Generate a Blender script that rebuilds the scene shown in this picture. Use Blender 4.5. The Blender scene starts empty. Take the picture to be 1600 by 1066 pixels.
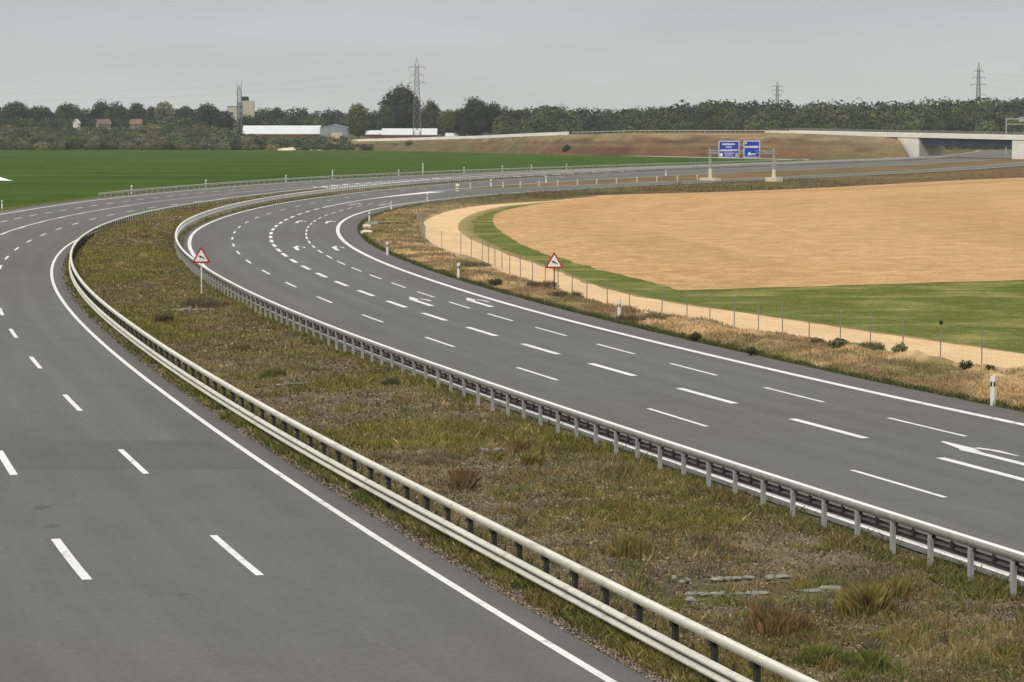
import bpy, math, random
import numpy as np
from mathutils import Vector

random.seed(7)
RNG = np.random.default_rng(7)
SC = bpy.context.scene
COL = SC.collection

# ------------------------------------------------------------------ camera
FPX, HOR, EYE = 4400.0, 205.0, 9.6            # focal length in 1600-px units, horizon row, eye height (m)
TH = math.atan((533 - HOR) / FPX)
cam = bpy.data.cameras.new('camera')
cam.sensor_width = 36.0
cam.lens = FPX / 1600 * 36
cam.clip_start = 1.0
cam.clip_end = 30000
camo = bpy.data.objects.new('camera', cam)
COL.objects.link(camo)
camo.location = (0, 0, EYE)
camo.rotation_euler = (math.pi / 2 - TH, 0, 0)
SC.camera = camo


def at(px, py, z=0.0):
    """ground point (at height z) seen at a place of the photograph"""
    vx, vy = px - 800, py - 533
    up = -vy * math.cos(TH) - FPX * math.sin(TH)
    fw = FPX * math.cos(TH) - vy * math.sin(TH)
    t = (EYE - z) / -up
    return vx * t, fw * t


def far(px, Y):
    return (px - 800) / FPX * Y


def hgt(py, Y):
    return EYE - (py - HOR) / FPX * Y


# ------------------------------------------------------------------ tags
def tag(o, label=None, cat=None, group=None, kind=None):
    if label: o['label'] = label
    if cat: o['category'] = cat
    if group: o['group'] = group
    if kind: o['kind'] = kind
    return o


def empty(name, loc=(0, 0, 0), rz=0.0, label=None, cat=None, group=None):
    o = bpy.data.objects.new(name, None)
    COL.objects.link(o)
    o.location = loc
    o.rotation_euler = (0, 0, rz)
    o.empty_display_size = 0.2
    return tag(o, label, cat, group)


def copy_tree(o, parent=None):
    c = o.copy()
    COL.objects.link(c)
    c.parent = parent
    for ch in [x for x in bpy.data.objects if x.parent == o]:
        copy_tree(ch, c)
    return c


# ------------------------------------------------------------------ mesh helpers
class MB:
    """collects vertices and faces, links them as ONE mesh object"""

    def __init__(self):
        self.v, self.f = [], []

    def add(self, v, f):
        o = len(self.v)
        self.v += [tuple(p) for p in v]
        self.f += [tuple(i + o for i in q) for q in f]
        return self

    def box(self, c, s, rz=0.0):
        cx, cy, cz = c
        a, b, h = s[0] / 2, s[1] / 2, s[2] / 2
        cs, sn = math.cos(rz), math.sin(rz)
        P = []
        for z in (-h, h):
            for x, y in ((-a, -b), (a, -b), (a, b), (-a, b)):
                P.append((cx + x * cs - y * sn, cy + x * sn + y * cs, cz + z))
        return self.add(P, [(3, 2, 1, 0), (4, 5, 6, 7), (0, 1, 5, 4), (1, 2, 6, 5), (2, 3, 7, 6), (3, 0, 4, 7)])

    def tube(self, p, q, r0, r1=None, n=6, caps=True):
        r1 = r0 if r1 is None else r1
        p, q = Vector(p), Vector(q)
        d = (q - p).normalized()
        a = d.orthogonal().normalized()
        b = d.cross(a)
        P = []
        for c, r in ((p, r0), (q, r1)):
            for k in range(n):
                t = 2 * math.pi * k / n
                P.append(c + a * (r * math.cos(t)) + b * (r * math.sin(t)))
        F = [(k, (k + 1) % n, n + (k + 1) % n, n + k) for k in range(n)]
        if caps:
            F += [tuple(range(n - 1, -1, -1)), tuple(range(n, 2 * n))]
        return self.add(P, F)

    def lathe(self, prof, c=(0, 0, 0), n=12):
        P, F = [], []
        for r, z in prof:
            for k in range(n):
                t = 2 * math.pi * k / n
                P.append((c[0] + r * math.cos(t), c[1] + r * math.sin(t), c[2] + z))
        m = len(prof)
        for i in range(m - 1):
            for k in range(n):
                F.append((i * n + k, i * n + (k + 1) % n, (i + 1) * n + (k + 1) % n, (i + 1) * n + k))
        F += [tuple(range(n - 1, -1, -1)), tuple(range((m - 1) * n, m * n))]
        return self.add(P, F)

    def prism(self, poly, axis, lo, hi):
        """extrude a 2-D polygon; axis 'y': poly is (x,z); axis 'x': poly is (y,z); axis 'z': poly is (x,y)"""
        n = len(poly)
        P = []
        for d in (lo, hi):
            for a, b in poly:
                P.append({'y': (a, d, b), 'x': (d, a, b), 'z': (a, b, d)}[axis])
        F = [(k, (k + 1) % n, n + (k + 1) % n, n + k) for k in range(n)]
        F += [tuple(range(n - 1, -1, -1)), tuple(range(n, 2 * n))]
        return self.add(P, F)

    def build(self, name, mat, parent=None, smooth=False, loc=None):
        me = bpy.data.meshes.new(name)
        me.from_pydata(self.v, [], self.f)
        import bmesh
        bm = bmesh.new()
        bm.from_mesh(me)
        bmesh.ops.recalc_face_normals(bm, faces=bm.faces)
        bm.to_mesh(me)
        bm.free()
        return link(name, me, mat, parent, smooth, loc)


def link(name, me, mat, parent=None, smooth=False, loc=None):
    if mat: me.materials.append(mat)
    if smooth:
        me.polygons.foreach_set('use_smooth', np.ones(len(me.polygons), dtype=bool))
    me.update()
    o = bpy.data.objects.new(name, me)
    COL.objects.link(o)
    if parent: o.parent = parent
    if loc: o.location = loc
    return o


def np_mesh(name, V, F, col=None, uv=None, smooth=False):
    """V (n,3), F (m,k) all faces with k corners; col per vertex (n,3); uv per vertex (n,2)"""
    me = bpy.data.meshes.new(name)
    V = np.asarray(V, np.float32)
    F = np.asarray(F, np.int32)
    m, k = F.shape
    me.vertices.add(len(V))
    me.vertices.foreach_set('co', V.ravel())
    me.loops.add(m * k)
    me.loops.foreach_set('vertex_index', F.ravel())
    me.polygons.add(m)
    me.polygons.foreach_set('loop_start', np.arange(0, m * k, k, dtype=np.int32))
    me.update(calc_edges=True)
    if col is not None:
        c = np.ones((len(V), 4), np.float32)
        c[:, :3] = col
        a = me.color_attributes.new('Col', 'FLOAT_COLOR', 'POINT')
        a.data.foreach_set('color', c.ravel())
    if uv is not None:
        u = me.uv_layers.new(name='UVMap')
        u.data.foreach_set('uv', np.asarray(uv, np.float32)[F.ravel()].ravel())
    return me


# smooth value noise, several octaves
_L = RNG.random((256, 256))


def vn(x, y, s=1.0, oct=3, seed=0):
    x = np.asarray(x, float) / s + seed * 17.3
    y = np.asarray(y, float) / s + seed * 31.7
    r, a, tot = 0, 1.0, 0
    for _ in range(oct):
        xi, yi = np.floor(x).astype(int), np.floor(y).astype(int)
        fx, fy = x - xi, y - yi
        fx, fy = fx * fx * (3 - 2 * fx), fy * fy * (3 - 2 * fy)
        g = lambda i, j: _L[(xi + i) % 256, (yi + j) % 256]
        r = r + a * ((g(0, 0) * (1 - fx) + g(1, 0) * fx) * (1 - fy) + (g(0, 1) * (1 - fx) + g(1, 1) * fx) * fy)
        tot += a
        a *= .5
        x, y = x * 2.03 + 5.1, y * 2.03 + 9.7
    return r / tot


def sstep(a, b, x):
    t = np.clip((np.asarray(x, float) - a) / (b - a), 0, 1)
    return t * t * (3 - 2 * t)


def mixc(a, b, t):
    a, b, t = np.asarray(a, float), np.asarray(b, float), np.asarray(t, float)[..., None]
    return a * (1 - t) + b * t


# ------------------------------------------------------------------ materials
def mat(name, color=(.5, .5, .5), rough=.7, metal=0.0, attr=False, noise=(), bump=None, spec=.3, coord='Object', hue=None):
    """noise: list of (scale xyz, amount, detail) multiplied into the colour; hue: (scale, colour2, lo, hi) blotches"""
    m = bpy.data.materials.new(name)
    m.use_nodes = True
    nt = m.node_tree
    N, Lk = nt.nodes, nt.links
    b = N['Principled BSDF']
    b.inputs['Roughness'].default_value = rough
    b.inputs['Metallic'].default_value = metal
    b.inputs['Specular IOR Level'].default_value = spec
    tc = N.new('ShaderNodeTexCoord')
    if attr:
        at_ = N.new('ShaderNodeAttribute')
        at_.attribute_name = 'Col'
        cur = at_.outputs['Color']
    else:
        rgb = N.new('ShaderNodeRGB')
        rgb.outputs[0].default_value = (*color, 1)
        cur = rgb.outputs[0]

    def nz(scale, detail, rough_=.6):
        mp = N.new('ShaderNodeMapping')
        Lk.new(tc.outputs[coord], mp.inputs['Vector'])
        sc = scale if isinstance(scale, (tuple, list)) else (scale,) * 3
        mp.inputs['Scale'].default_value = sc
        t = N.new('ShaderNodeTexNoise')
        t.inputs['Scale'].default_value = 1
        t.inputs['Detail'].default_value = detail
        t.inputs['Roughness'].default_value = rough_
        Lk.new(mp.outputs[0], t.inputs['Vector'])
        return t.outputs['Fac']

    if hue:
        sc, c2, lo, hi = hue
        f = nz(sc, 4)
        mr = N.new('ShaderNodeMapRange')
        mr.inputs['From Min'].default_value = lo
        mr.inputs['From Max'].default_value = hi
        Lk.new(f, mr.inputs['Value'])
        mx = N.new('ShaderNodeMix')
        mx.data_type = 'RGBA'
        Lk.new(mr.outputs[0], mx.inputs[0])
        Lk.new(cur, mx.inputs[6])
        mx.inputs[7].default_value = (*c2, 1)
        cur = mx.outputs[2]
    for scale, amt, detail in noise:
        f = nz(scale, detail)
        mr = N.new('ShaderNodeMapRange')
        mr.inputs['From Min'].default_value = .3
        mr.inputs['From Max'].default_value = .7
        mr.inputs['To Min'].default_value = 1 - amt
        mr.inputs['To Max'].default_value = 1 + amt
        mr.clamp = True
        Lk.new(f, mr.inputs['Value'])
        vm = N.new('ShaderNodeVectorMath')
        vm.operation = 'MULTIPLY'
        Lk.new(cur, vm.inputs[0])
        Lk.new(mr.outputs[0], vm.inputs[1])
        cur = vm.outputs[0]
    Lk.new(cur, b.inputs['Base Color'])
    if bump:
        sc, st, dist = bump
        f = nz(sc, 5)
        bp = N.new('ShaderNodeBump')
        bp.inputs['Strength'].default_value = st
        bp.inputs['Distance'].default_value = dist
        Lk.new(f, bp.inputs['Height'])
        Lk.new(bp.outputs[0], b.inputs['Normal'])
    return m


M = {}
M['asphalt'] = mat('asphalt', attr=True, rough=.88, spec=.25, coord='UV',
                   noise=[((.9, .035, 1), .09, 4), ((.16, .02, 1), .05, 3), ((7, 5, 1), .13, 6), ((.6, .4, 1), .06, 5)],
                   bump=((22, 22, 1), .25, .01))
M['paint'] = mat('road_paint', (.70, .69, .64), .7, spec=.15, hue=((2.4, 1.2, 1), (.36, .35, .32), .57, .72), noise=[((4, 3, 3), .09, 5), ((.12, .12, .3), .08, 2)])
M['zinc'] = mat('galvanised_steel', (.80, .79, .74), .5, .15, noise=[((.5, .5, .5), .10, 4), ((9, 9, 9), .06, 5)])
M['zinc_warm'] = mat('weathered_galvanised_steel', (.70, .66, .55), .55, .1, hue=((1.5, 1.5, 7), (.46, .41, .33), .54, .72), noise=[((.25, .25, .25), .08, 4), ((9, 9, 9), .08, 5)])
M['zinc_dull'] = mat('dull_galvanised_steel', (.43, .42, .385), .6, .3, noise=[((3, 3, 1), .18, 4)])
M['shade_stain'] = mat('shaded_stained_steel', (.115, .10, .09), .7, .2, noise=[((.6, .6, .6), .25, 4)])  # shade and rust dirt put into one dark colour for hidden beam faces
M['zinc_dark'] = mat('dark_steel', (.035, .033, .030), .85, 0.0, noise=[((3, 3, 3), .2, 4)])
M['ground'] = mat('rough_ground', (.125, .105, .055), .95, hue=((.06, .06, .06), (.085, .10, .032), .4, .62),
                  noise=[((.02, .02, .02), .2, 4), ((.5, .5, .5), .25, 6)], spec=0.0)
M['dirt_attr'] = mat('verge_soil', attr=True, rough=.95, spec=0.0, noise=[((1.2, 1.2, 1.2), .22, 5), ((9, 9, 9), .28, 6)], bump=((7, 7, 7), .8, .06))
M['crop'] = mat('green_crop', (.050, .088, .017), .9, spec=0.0, hue=((.012, .02, .01), (.060, .101, .021), .42, .6),
                noise=[((.25, .06, .2), .14, 4), ((.01, .03, .1), .14, 3), ((1.5, .5, 1), .18, 5), ((.04, .004, .1), .08, 3)])
M['strip_grass'] = mat('field_edge_grass', (.115, .135, .034), .92, spec=0.0, hue=((.16, .16, .1), (.25, .22, .08), .49, .68),
                       noise=[((.3, .5, .3), .22, 5), ((3, 1.5, 2), .26, 6)], bump=((4, 4, 4), .6, .08))
M['track'] = mat('sandy_track', (.64, .445, .25), .95, spec=0.0, noise=[((.35, .12, .2), .10, 4), ((4, 2, 3), .10, 6)], bump=((6, 6, 6), .5, .03))
M['grass_attr'] = mat('grass_blades', attr=True, rough=.8, spec=.15)
M['leaf_attr'] = mat('foliage', attr=True, rough=.75, spec=.15)
M['bark'] = mat('bark', (.09, .07, .05), .9, noise=[((3, 3, .6), .25, 4)])
M['concrete'] = mat('concrete', (.50, .47, .41), .85, noise=[((.25, .25, .5), .10, 5), ((2, 2, 2), .06, 4)])
M['concrete_white'] = mat('pale_concrete', (.80, .77, .68), .8, noise=[((.12, .12, .4), .09, 5), ((1.2, 1.2, 1.2), .05, 4)])
M['concrete_tan'] = mat('tan_concrete', (.66, .57, .43), .85, noise=[((1.5, 1.5, 1.5), .1, 4)])
M['navy'] = mat('navy_steel', (.035, .050, .105), .5, noise=[((.5, .5, .5), .15, 3)])
M['embank'] = mat('embankment_soil', attr=True, rough=.95, spec=0.0, noise=[((.12, .12, .3), .22, 5), ((.8, .8, .8), .22, 6)], bump=((1, 1, 1), .8, .3))
M['blue'] = mat('sign_blue', (.014, .062, .42), .45)
M['white'] = mat('white_plastic', (.80, .79, .74), .5, noise=[((6, 6, 2), .06, 4)])
M['signwhite'] = mat('sign_white', (.82, .80, .78), .5)
M['signedge'] = mat('sign_border', (.62, .66, .82), .5)
M['red'] = mat('sign_red', (.40, .035, .03), .5)
M['black'] = mat('black_plastic', (.02, .02, .02), .5)
M['pale_yellow'] = mat('pale_yellow_plastic', (.66, .63, .45), .5)
M['stone'] = mat('pale_stone', (.235, .225, .18), .9, noise=[((5, 5, 5), .22, 4)], bump=((8, 8, 8), .6, .03))
M['roofwhite'] = mat('white_sheet_roof', (.64, .65, .64), .5, noise=[((.3, .05, .3), .05, 3)])
M['brick'] = mat('red_brick', (.22, .095, .065), .9, noise=[((1, 1, 1), .2, 4)])
M['rooftile'] = mat('orange_roof_tiles', (.19, .115, .075), .9, noise=[((.8, .8, .8), .18, 4)])
M['rooftile_dark'] = mat('red_brown_roof_tiles', (.15, .095, .085), .9, noise=[((.8, .8, .8), .18, 4)])
M['plaster'] = mat('white_plaster', (.70, .66, .60), .85, noise=[((.4, .4, .4), .08, 3)])
M['plaster_dim'] = mat('dim_plaster', (.25, .23, .20), .85, noise=[((.4, .4, .4), .08, 3)])
M['beige'] = mat('beige_render', (.50, .46, .35), .85, noise=[((.2, .2, .1), .07, 4)])
M['greywall'] = mat('grey_sheet_cladding', (.30, .33, .34), .6, noise=[((1.2, .1, .2), .08, 3)])
M['windowglass'] = mat('window_glass', (.05, .06, .07), .25, spec=.5)
M['pylonsteel'] = mat('pylon_steel', (.20, .20, .20), .6, .2)
M['pylonred'] = mat('red_grey_pylon_paint', (.21, .185, .18), .6)
M['wire'] = mat('wire', (.25, .26, .27), .6)
M['fence_post'] = mat('fence_post_steel', (.25, .235, .19), .6, .2)
M['mesh_wire'] = mat('fence_wire', (.36, .33, .27), .6, .2)
M['tarp'] = mat('white_tarpaulin', (.82, .80, .74), .6, noise=[((.8, .8, .8), .06, 3)])
M['gravel'] = mat('grey_gravel', (.33, .33, .27), .95, noise=[((.2, .2, .2), .12, 4), ((3, 3, 3), .15, 5)])

# ------------------------------------------------------------------ road geometry (world metres, X at distance Y)
YK = np.array([20, 45, 60, 80, 100, 125, 150, 180, 210, 240, 270, 300, 330, 360, 390, 420, 450, 490, 530, 580, 640, 700, 780, 860, 950, 1100, 1300, 1600.])
XK = {
    'Le': [10.3, 2.7, -1.6, -7, -12.1, -18.1, -23.6, -29.4, -34.1, -37.6, -39.7, -40.5, -39.9, -38, -35.4, -32.2, -28.2, -21.6, -13.6, -1.8, 18, 39.5, 71, 103, 137, 185, 232, 280],
    'Lrail': [11.9, 4.2, -.1, -5.7, -10.9, -16.9, -22.4, -28.1, -32.7, -36.1, -38.2, -38.9, -38.3, -36.4, -33.7, -30.5, -26.6, -20.1, -12.1, -.3, 19.5, 41, 72.6, 104.6, 138.6, 186.6, 233.6, 281.6],
    'A': [6.7, -1, -5.4, -10.7, -15.8, -21.8, -27.3, -33, -37.8, -41.5, -44, -45.4, -45.7, -44.6, -42.2, -39, -35, -28.5, -20.5, -8.5, 11, 32, 63, 95, 129, 178, 225, 274],
    'B': [3.1, -4.7, -9.2, -14.4, -19.3, -25.1, -30.6, -36.4, -41.3, -45.2, -48, -49.6, -50, -49.3, -47.5, -44.6, -40.8, -34.3, -26, -13.4, 6.5, 28, 60, 92, 127, 176, 223, 272],
    'C': [-.6, -8.4, -12.9, -18.1, -23, -28.8, -34.4, -40.3, -45.3, -49.3, -52.2, -53.9, -54.4, -53.7, -52.2, -49.8, -46.5, -41, -33, -21, -2, 19.5, 52, 85, 120.5, 170, 217.5, 267],
    'Lo': [-5.5, -13.4, -17.9, -23, -28, -33.7, -39.3, -45.2, -50.2, -54.2, -57, -58.4, -58.8, -58.6, -57.6, -55.6, -52.6, -47.2, -40, -28.5, -10.5, 11.8, 45, 79, 115, 165, 213, 263],
    'Rrail': [22.2, 14, 9.5, 3.7, -1.8, -8.2, -13.9, -19.8, -24.8, -28.7, -31.5, -32.9, -33.2, -32.4, -30.5, -27.5, -23.6, -17, -9, 3, 22.3, 44, 75.5, 107.5, 141.3, 189, 235.8, 284],
    'Re': [23.5, 15.3, 10.8, 5, -.5, -6.9, -12.6, -18.5, -23.5, -27.5, -30.3, -31.7, -32, -31.2, -29.3, -26.2, -22.2, -15.4, -7.2, 5.1, 24.3, 46.2, 77.9, 110, 143.6, 191, 237.6, 286],
    'R1': [27.9, 19.9, 15.2, 9.3, 3.8, -2.7, -8.6, -14.7, -19.9, -23.8, -26.5, -28, -28.2, -27.2, -25.2, -22.2, -18.2, -11.4, -3, 9.6, 29, 51.5, 84, 116, 149, 194, 238.6, 289],
    'R2': [31.7, 23.7, 19, 13.1, 7.4, .8, -5.2, -11.4, -16.5, -20.4, -23, -24.3, -24.4, -23.2, -20.8, -17.1, -12.2, -3.2, 8.1, 24.7, 47.3, 71.6, 103.7, 131, 158, 196, 239.5, 292],
    'R3': [35.1, 27.1, 22.4, 16.5, 10.7, 4.1, -1.9, -8.1, -13.3, -17.2, -19.7, -21, -20.9, -19.5, -16.1, -10.8, -3, 12, 31, 55, 82, 106, 134, 159, 185, 232, 315, 430],
    'Ro': [39.5, 31, 26.3, 20.2, 14, 7.1, 1, -5.1, -10.2, -14.1, -16.7, -18, -17.7, -15.5, -11.1, -4.6, 4.6, 20.4, 38.5, 61, 87.7, 111.7, 139.8, 164.7, 191.4, 239.6, 322, 440],
    'Rs': [41.8, 33.3, 28.6, 22.4, 16, 9, 2.9, -3.3, -8.3, -12.2, -14.8, -16, -15.6, -13.3, -8.8, -2.2, 7, 22.9, 41, 63.5, 90.2, 114.2, 142.3, 167.2, 194, 242, 325, 443],
    'Rmo': [31.7, 23.7, 19, 13.1, 7.4, .8, -5.2, -11.4, -16.5, -20.4, -23, -24.3, -24.4, -23.2, -20.8, -17.1, -12.2, -3.2, 8.1, 24.7, 47.3, 71.6, 103.7, 132.9, 161.4, 199.7, 242, 296],
    'Rpl': [31.7, 23.7, 19, 13.1, 7.4, .8, -5.2, -11.4, -16.5, -20.4, -23, -24.3, -24.4, -23.2, -20.8, -17.1, -12.0, 7.1, 26.9, 50.8, 77.6, 101.8, 129.9, 154.4, 180.3, 227.1, 309, 426],
}
for k in XK: XK[k] = np.array(XK[k], float)


def hermite(xk, yk, x):
    d = np.gradient(yk, xk)
    x = np.asarray(x, float)
    i = np.clip(np.searchsorted(xk, x) - 1, 0, len(xk) - 2)
    h = xk[i + 1] - xk[i]
    t = (x - xk[i]) / h
    t2, t3 = t * t, t * t * t
    return (2 * t3 - 3 * t2 + 1) * yk[i] + (t3 - 2 * t2 + t) * h * d[i] + (-2 * t3 + 3 * t2) * yk[i + 1] + (t3 - t2) * h * d[i + 1]


def cv(k, y, off=0.0):
    """X of curve k at distance y"""
    return hermite(YK, XK[k], y) + off


def ygrid(y0, y1, s0=.8, g=.012):
    ys, y = [y0], y0
    while y < y1:
        y += max(s0, (y - 30) * g)
        ys.append(min(y, y1))
    return np.array(ys)


def curve_pts(xf, ys):
    """points, unit normals (to the right of travel) and arc length of a curve x = xf(y)"""
    ys = np.asarray(ys, float)
    x = xf(ys)
    e = .5
    s = (xf(ys + e) - xf(ys - e)) / (2 * e)
    n = np.c_[np.ones_like(s), -s] / np.sqrt(1 + s * s)[:, None]
    arc = np.r_[0, np.cumsum(np.hypot(np.diff(x), np.diff(ys)))]
    return np.c_[x, ys], n, arc


def grid_faces(nr, nc):
    i = np.arange(nr - 1)[:, None] * nc + np.arange(nc - 1)[None]
    return np.stack([i, i + 1, i + nc + 1, i + nc], -1).reshape(-1, 4)


def between(xa, xb, ys, nlat, zf, colf=None, name='strip', umap=None):
    """sheet between two curves"""
    a, b = xa(ys), xb(ys)
    u = np.linspace(0, 1, nlat) if umap is None else umap
    X = a[:, None] + (b - a)[:, None] * u[None]
    Y = np.repeat(ys[:, None], len(u), 1)
    U = np.repeat(u[None], len(ys), 0)
    Zz = zf(X, Y, U) if callable(zf) else np.full_like(X, zf)
    V = np.stack([X, Y, Zz], -1).reshape(-1, 3)
    col = colf(X, Y, U).reshape(-1, 3) if colf else None
    arc = np.r_[0, np.cumsum(np.hypot(np.diff(a), np.diff(ys)))]
    uv = np.stack([X - a[:, None], np.repeat(arc[:, None], len(u), 1)], -1).reshape(-1, 2)
    return np_mesh(name, V, grid_faces(len(ys), len(u)), col, uv)


def ribbon(xf, y0, y1, w, z, off=0.0, step=2.0, taper=False):
    """painted line of width w along a curve: vertices, faces"""
    n = max(2, int((y1 - y0) / step) + 1)
    ys = np.linspace(y0, y1, n)
    p, nn, _ = curve_pts(xf, ys)
    l, r = p + nn * (off - w / 2), p + nn * (off + w / 2)
    V = np.empty((2 * n, 3))
    V[0::2, :2], V[1::2, :2] = l, r
    V[:, 2] = z
    i = np.arange(n - 1) * 2
    return V, np.stack([i, i + 1, i + 3, i + 2], -1)


def join(parts):
    Vs, Fs, o = [], [], 0
    for v, f in parts:
        Vs.append(v)
        Fs.append(f + o)
        o += len(v)
    return np.concatenate(Vs), np.concatenate(Fs)


# ---- asphalt colours
A_GREY, A_PURP = np.array([.114, .117, .097]), np.array([.118, .103, .096])


def col_left(X, Y, U):
    d = cv('Le', Y) - X                      # metres left of the edge line
    t = .85 * sstep(.2, -.3, d)              # rough shoulder outside the line
    blot = sstep(.45, .62, vn(X + Y * .3, Y, 45, 2, 3))
    t = np.maximum(t, .95 * sstep(150, 200, Y) * sstep(330, 290, Y) * sstep(9.6, 5.2, d) * (0.6 + .4 * blot))
    t = np.maximum(t, .25 * blot)
    c = mixc(A_GREY, A_PURP, t)
    wheel = .5 + .5 * np.cos((d - .95) / 1.85 * 2 * np.pi)
    c = c * (1 - .06 * wheel[..., None] * (.5 + vn(X * 2, Y, 40, 2, 4))[..., None])
    c = c * (1 - .07 * sstep(.62, .8, vn(d * 3, Y * .05, 1.0, 3, 7)))[..., None]
    return c * (.91 + .18 * vn(X, Y, 24, 4, 5))[..., None]


def col_right(X, Y, U):
    ro, re = cv('Ro', Y), cv('Re', Y)
    t = sstep(-1.9, .1, X - ro) * .95
    t = np.maximum(t, .55 * sstep(2.6, .8, X - re))
    t = np.maximum(t, .45 * sstep(.5, .66, vn(X, Y, 26, 2, 8)))
    c = mixc(A_GREY, A_PURP, t)
    d = X - re
    wheel = .5 + .5 * np.cos((d - 1.2) / 1.8 * 2 * np.pi)
    c = c * (1 - .07 * wheel[..., None] * (.5 + vn(X * 2, Y, 40, 2, 4))[..., None])
    c = c * (1 - .07 * sstep(.62, .8, vn(d * 3, Y * .05, 1.0, 3, 10)))[..., None]
    return c * (.92 + .16 * vn(X, Y, 24, 4, 6))[..., None]


ZR = .06                       # asphalt level
ZM = ZR + .006                 # paint level
edge_noise = lambda y, s, a, sd: a * (vn(y, y * 0 + sd, s, 3, sd) - .5) * 2


def far_lift(y):
    return 0.0


# ---- left carriageway
ysL = ygrid(22, 1500, 1.0, .012)
roadL = link('road_left', between(lambda y: cv('Lo', y) - 2.2, lambda y: cv('Le', y) + .85 + edge_noise(y, 2.5, .18, 2), ysL, 36, ZR, col_left, 'road_left'), M['asphalt'])
tag(roadL, kind='structure')
# ---- right carriageway to the gore nose, then main part and exit road
YG = 445.0
ysR = ygrid(22, YG, .8, .010)
roadR = link('road_right', between(lambda y: cv('Re', y) - .5 - edge_noise(y, 2.5, .12, 4), lambda y: cv('Rs', y) + edge_noise(y, 2.0, .10, 6), ysR, 36, ZR, col_right, 'road_right'), M['asphalt'])
tag(roadR, kind='structure')
ysF = ygrid(YG, 1500, 2, .012)
roadM = link('road_beyond', between(lambda y: cv('Re', y) - .6, lambda y: cv('Rmo', y) + .6, ysF, 14, ZR, col_right, 'road_beyond'), M['asphalt'])
tag(roadM, kind='structure')
roadX = link('road_exit', between(lambda y: cv('Rpl', y) - .6, lambda y: cv('Rs', y), ysF, 14, ZR, col_right, 'road_exit'), M['asphalt'])
tag(roadX, kind='structure')


# ---- dark asphalt patch across the left carriageway (repaired joint)
def col_patch(X, Y, U):
    return (np.array([.096, .097, .083]) * (.9 + .2 * vn(X, Y, 3, 3, 9))[..., None])


ysp = np.linspace(79.3, 86.6, 12)
pm = between(lambda y: cv('Lo', y) - 2, lambda y: cv('Le', y) + .3 - (y - 79) * .12, ysp, 20, ZR + .003, col_patch, 'asphalt_patch')
link('asphalt_patch', pm, M['asphalt'], roadL)


for px, py, r_ in ((64, 797, .20), (81, 826, .17), (283, 934, .10)):       # small dark oil stains
    x, y = at(px, py)
    k = 14
    ring = [(x + r_ * (1 + .35 * math.sin(i * 2.3)) * math.cos(2 * math.pi * i / k), y + 2.2 * r_ * (1 + .3 * math.sin(i * 1.7)) * math.sin(2 * math.pi * i / k), ZR + .003) for i in range(k)]
    me_ = np_mesh('oil_stain', ring, [list(range(k))], np.full((k, 3), .085))
    link('oil_stain', me_, M['asphalt'], roadL)

# ---- painted markings, children of the carriageway they are painted on
def lines(name, road, parts):
    V, F = join(parts)
    me = np_mesh(name, V, F)
    return link(name, me, M['paint'], road)


def dashes(k, mids, w, L0, z=ZM):
    out = []
    f = lambda y: cv(k, y)
    for m in mids:
        L = L0 * (1.04 - min(max(m - 60, 0), 300) / 300 * .16)
        s = (cv(k, m + 1) - cv(k, m - 1)) / 2
        dy = L / math.sqrt(1 + s * s) / 2
        out.append(ribbon(f, m - dy, m + dy, w, z, 0, 1.5))
    return out


lines('edge_line', roadL, [ribbon(lambda y: cv('Le', y), 24, 1400, .185, ZM, 0, 1.5)])
lines('edge_line', roadL, [ribbon(lambda y: cv('Lo', y), 24, 1400, .34, ZM, 0, 2)])
midA = [45, 63.1, 81.1, 98.8, 116, 132.9, 148.8, 165, 181.4, 197.8, 212.7, 228.7, 244.8, 260.3, 275.6, 291, 306, 321.1, 336.4, 352, 368, 384, 400, 416, 432]
midB = [44, 62.5, 80.8, 98.5, 115.8, 132.5, 148.8, 165, 181, 197, 213, 229.5, 246.5, 263.1, 279, 295.5, 311.6, 327.5, 343.5, 360]
lines('lane_line', roadL, dashes('A', midA, .18, 6))
lines('lane_line', roadL, dashes('B', midB, .22, 6) + [ribbon(lambda y: cv('B', y), 238, 500, .20, ZM + .003, -.1, 2)])
lines('lane_line', roadL, dashes('C', [298.4 + i * 10.6 for i in range(-10, 22)], .22, 5.6))
hp = [ribbon(lambda y: cv('B', y), 498, 700, .22, ZM, 0, 3)]
for i in range(24):                                     # hatched area where the inner lane ends
    y = 478 + i * 9.0
    xa, xb = cv('B', y) + .6 + max(0, (500 - y) * .1), cv('Le', y - 10) - .6
    xa = max(xa, xb - 9)
    v = np.array([[xa, y + 3.2, ZM], [xa, y - 2.0, ZM], [xb, y - 12.0, ZM], [xb, y - 6.8, ZM]])
    hp.append((v, np.array([[0, 1, 2, 3]])))
lines('hatching', roadL, hp)

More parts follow.
